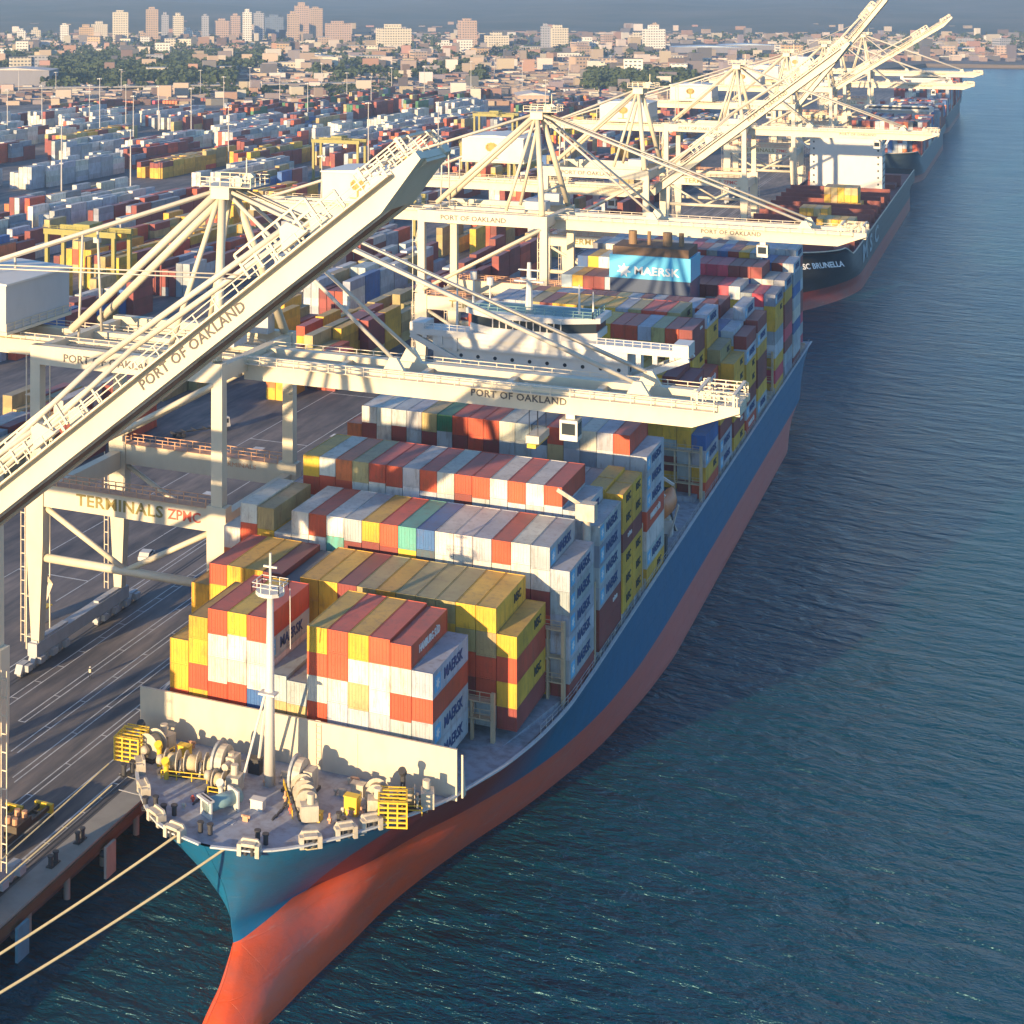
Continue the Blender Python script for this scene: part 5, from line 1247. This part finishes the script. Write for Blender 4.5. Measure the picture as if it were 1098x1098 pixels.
# the rest of the city: far too many small roofs to count
def box_city():
    vs=[];fs=[];cl=[]
    cols=[(.42,.33,.25),(.36,.22,.17),(.24,.21,.22),(.55,.5,.44),(.18,.13,.12),(.3,.24,.2),(.12,.115,.13),(.45,.38,.32)]
    for i in range(9500):
        u=rc.uniform(-60,1130); t=rc.random(); v=34+52*t**1.3 if rc.random()<.75 else rc.uniform(84,112)
        if v>66 and u>870: continue
        if v>86 and (u>760): continue
        if not freegap(u,v): continue
        d=F*98.8/(v+8.3)
        x,y=at(u,d)
        if y>2080 and x>-700 and y<2260 and x>-112: continue
        w_=rc.uniform(5,15)*(1+d/6000); dp=rc.uniform(5,13); h=rc.uniform(3.5,8)*(1+(rc.random()<.06)*1.8); 
        if v<40: h*=1.3
        if v>86: h*=.7; w_*=.8
        c=jit(rc.choice(cols),rc,.2); a_=rc.choice((.5,.62,.4)); ca,sa=math.cos(a_),math.sin(a_); z0=1.4; z1=2.2+h; o=len(vs)
        for z in(z0,z1):
            for px_,py_ in((-w_/2,-dp/2),(w_/2,-dp/2),(w_/2,dp/2),(-w_/2,dp/2)): vs.append((x+px_*ca-py_*sa,y+px_*sa+py_*ca,z))
        fs+=[(o+4,o+5,o+6,o+7),(o,o+1,o+5,o+4),(o+1,o+2,o+6,o+5),(o+2,o+3,o+7,o+6),(o+3,o,o+4,o+7)]; cl.append(c)
    me=bpy.data.meshes.new('distant_roofs'); me.from_pydata(vs,[],fs); at_=me.attributes.new('Col','FLOAT_COLOR','FACE'); buf=[]
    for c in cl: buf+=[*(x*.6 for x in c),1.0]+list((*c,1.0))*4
    at_.data.foreach_set('color',buf)
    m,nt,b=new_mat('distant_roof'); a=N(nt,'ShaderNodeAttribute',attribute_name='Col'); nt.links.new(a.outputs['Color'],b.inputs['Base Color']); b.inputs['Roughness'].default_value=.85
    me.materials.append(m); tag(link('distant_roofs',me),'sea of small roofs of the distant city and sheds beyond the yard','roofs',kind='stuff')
box_city()
# woodland: leaf clumps
def trees():
    vs=[];fs=[]; rt_=random.Random(4)
    def crown(x,y,z,r_,h,n):
        for k in range(n):
            th=rt_.uniform(0,6.283); ph=rt_.uniform(-.5,1.5); q=rt_.uniform(.55,1.0)
            c=(x+r_*q*math.cos(th)*math.cos(ph),y+r_*q*math.sin(th)*math.cos(ph),z+h*.55+h*.5*q*math.sin(ph)); s=rt_.uniform(.7,1.7)*r_*.24
            a_=V((rt_.gauss(0,1),rt_.gauss(0,1),rt_.gauss(0,1))).normalized(); b_=a_.orthogonal().normalized(); d_=a_.cross(b_); o=len(vs)
            vs.extend([tuple(V(c)+b_*s),tuple(V(c)+d_*s),tuple(V(c)-b_*s),tuple(V(c)-d_*s)]); fs.append((o,o+1,o+2,o+3))
    for i in range(4200):
        p=rt_.random()
        if p<.3: u=rt_.uniform(45,250); v=rt_.gauss(82,6)
        elif p<.5: u=rt_.uniform(-20,300); v=rt_.gauss(68,5)
        elif p<.6: u=rt_.uniform(190,420); v=rt_.gauss(100,3)
        elif p<.68: u=rt_.uniform(630,745); v=rt_.gauss(92,4)
        elif p<.72: u=rt_.uniform(330,520); v=rt_.gauss(80,5)
        else: u=rt_.uniform(-40,1120); v=rt_.uniform(40,66)
        if v<40 or (u>870 and v>62) or not freegap(u,v): continue
        d=F*98.8/(v+8.3); x,y=at(u,d); r_=rt_.uniform(5,10); h=rt_.uniform(8,15)
        if p>=.5 and p<.6: r_*=.5; h*=.45
        crown(x,y,2.2,r_,h,34 if d<2200 else 16)
    me=bpy.data.meshes.new('woodland'); me.from_pydata(vs,[],fs)
    me.materials.append(paint('foliage',(.05,.075,.025),.8,.6,.05,dc=(.03,.045,.02))); tag(link('woodland',me),'dark green mass of trees between the rail yard and downtown','trees',kind='stuff')
trees()
# elevated road deck and rail tracks beyond the yard
m=MB()
for k in range(14):
    u0=-30+k*30; 
    x0,y0=at(u0,F*98/(101-k*.5+8.3)); x1,y1=at(u0+30,F*98/(101-(k+1)*.5+8.3)); m.beam((x0,y0,8),(x1,y1,8),12,1.4); m.beam((x0,y0,2),(x0,y0,7.4),2,8)
tag(m.build('elevated_road',paint('road_deck_concrete',(.4,.37,.34),.8,.3,.1)),kind='structure')
m=MB()
for k in range(9):
    for sgn in(0,):
        x0,y0=at(-60,1500+k*34); x1,y1=at(640,1560+k*34); m.beam((x0,y0,2.2 if k>20 else 1.54),(x1,y1,1.54),3.2,.06)
tag(m.build('railway',paint('railway_ballast',(.12,.1,.09),.9,.4,.1)),kind='structure')
# ------------------------------------------------------------------ haze: one box round everything, the sky outside
hz=MB(); hz.box(-16000,9500,-1600,14000,-7,236)
hm_=bpy.data.materials.new('haze'); hm_.use_nodes=True; nt=hm_.node_tree; nt.nodes.clear()
o_=N(nt,'ShaderNodeOutputMaterial'); pv=N(nt,'ShaderNodeVolumePrincipled'); pv.inputs['Color'].default_value=(.52,.74,1.0,1); pv.inputs['Density'].default_value=.00014; pv.inputs['Anisotropy'].default_value=.2
nt.links.new(pv.outputs[0],o_.inputs['Volume'])
tag(hz.build('haze',hm_),'pale blue haze over the harbour and the distant city','haze',kind='stuff')

# small fittings crowding the foredeck: valves, pipes, coiled lines, hatches, stoppers
rf_=random.Random(77)
for i in range(64):
    x=rf_.uniform(-15.5,15.5); y=rf_.uniform(-17,-2.6)
    if abs(x)>smooth_tab(T15,y)-1.8: continue
    k=i%5; m=MB(); a_=rf_.uniform(0,3.1)
    if k==0: m.tube((x,y,FD-.3),(x,y,FD+rf_.uniform(.5,1.3)),.12,8); m.tube((x-.2,y,FD+.5),(x+.2,y,FD+.5),.18,8); m.build('valve_post',rf_.choice((M_ORAIL,M_WINCH,M_TXTR)),S1)
    elif k==1: m.beam((x-math.cos(a_)*1.4,y-math.sin(a_)*1.4,FD-.05),(x+math.cos(a_)*1.4,y+math.sin(a_)*1.4,FD-.05),.16,.16); m.build('deck_pipe',rf_.choice((M_WINCH,M_DARK,M_ORAIL)),S1)
    elif k==2:
        P=[(x+(.25+.05*t)*math.cos(t*.8),y+(.25+.05*t)*math.sin(t*.8),FD-.12) for t in range(26)]; m.path(P,.07,5); m.build('coiled_line',M_ROPE,S1)
    elif k==3: m.box(x-.45,x+.45,y-.45,y+.45,FD-.3,FD+.12); m.box(x-.5,x+.5,y-.5,y+.5,FD+.121,FD+.19); m.build('deck_hatch',rf_.choice((M_WINCH,M_CRANEG,M_YEL)),S1)
    else: m.box(x-.3,x+.3,y-.2,y+.2,FD-.3,FD+.7); m.tube((x-.5,y,FD+.6),(x+.5,y,FD+.6),.14,8); m.build('line_stopper',rf_.choice((M_WINCH,M_RAIL,M_ORAIL)),S1)
# hoist ropes hanging under the lowered boom's trolley with the head block
r=empty('head_block',(-43.5+57.5+.0,49,30) if False else (14.0,49,41.2),'cream lifting beam hanging under the nearest lowered boom','lifting beam')
MB().box(-.9,.9,-2.6,2.6,-1.0,0).build('beam',M_CRANE,r); MB().box(-.6,.6,-3.1,3.1,-1.5,-1.002).build('lower_frame',M_YEL,r)
for q in(-2,2):
    for x in(-.6,.6): MB().tube((x,q,0),(x,q,4.2),.05,6).build('hoist_rope',M_DARK,r)
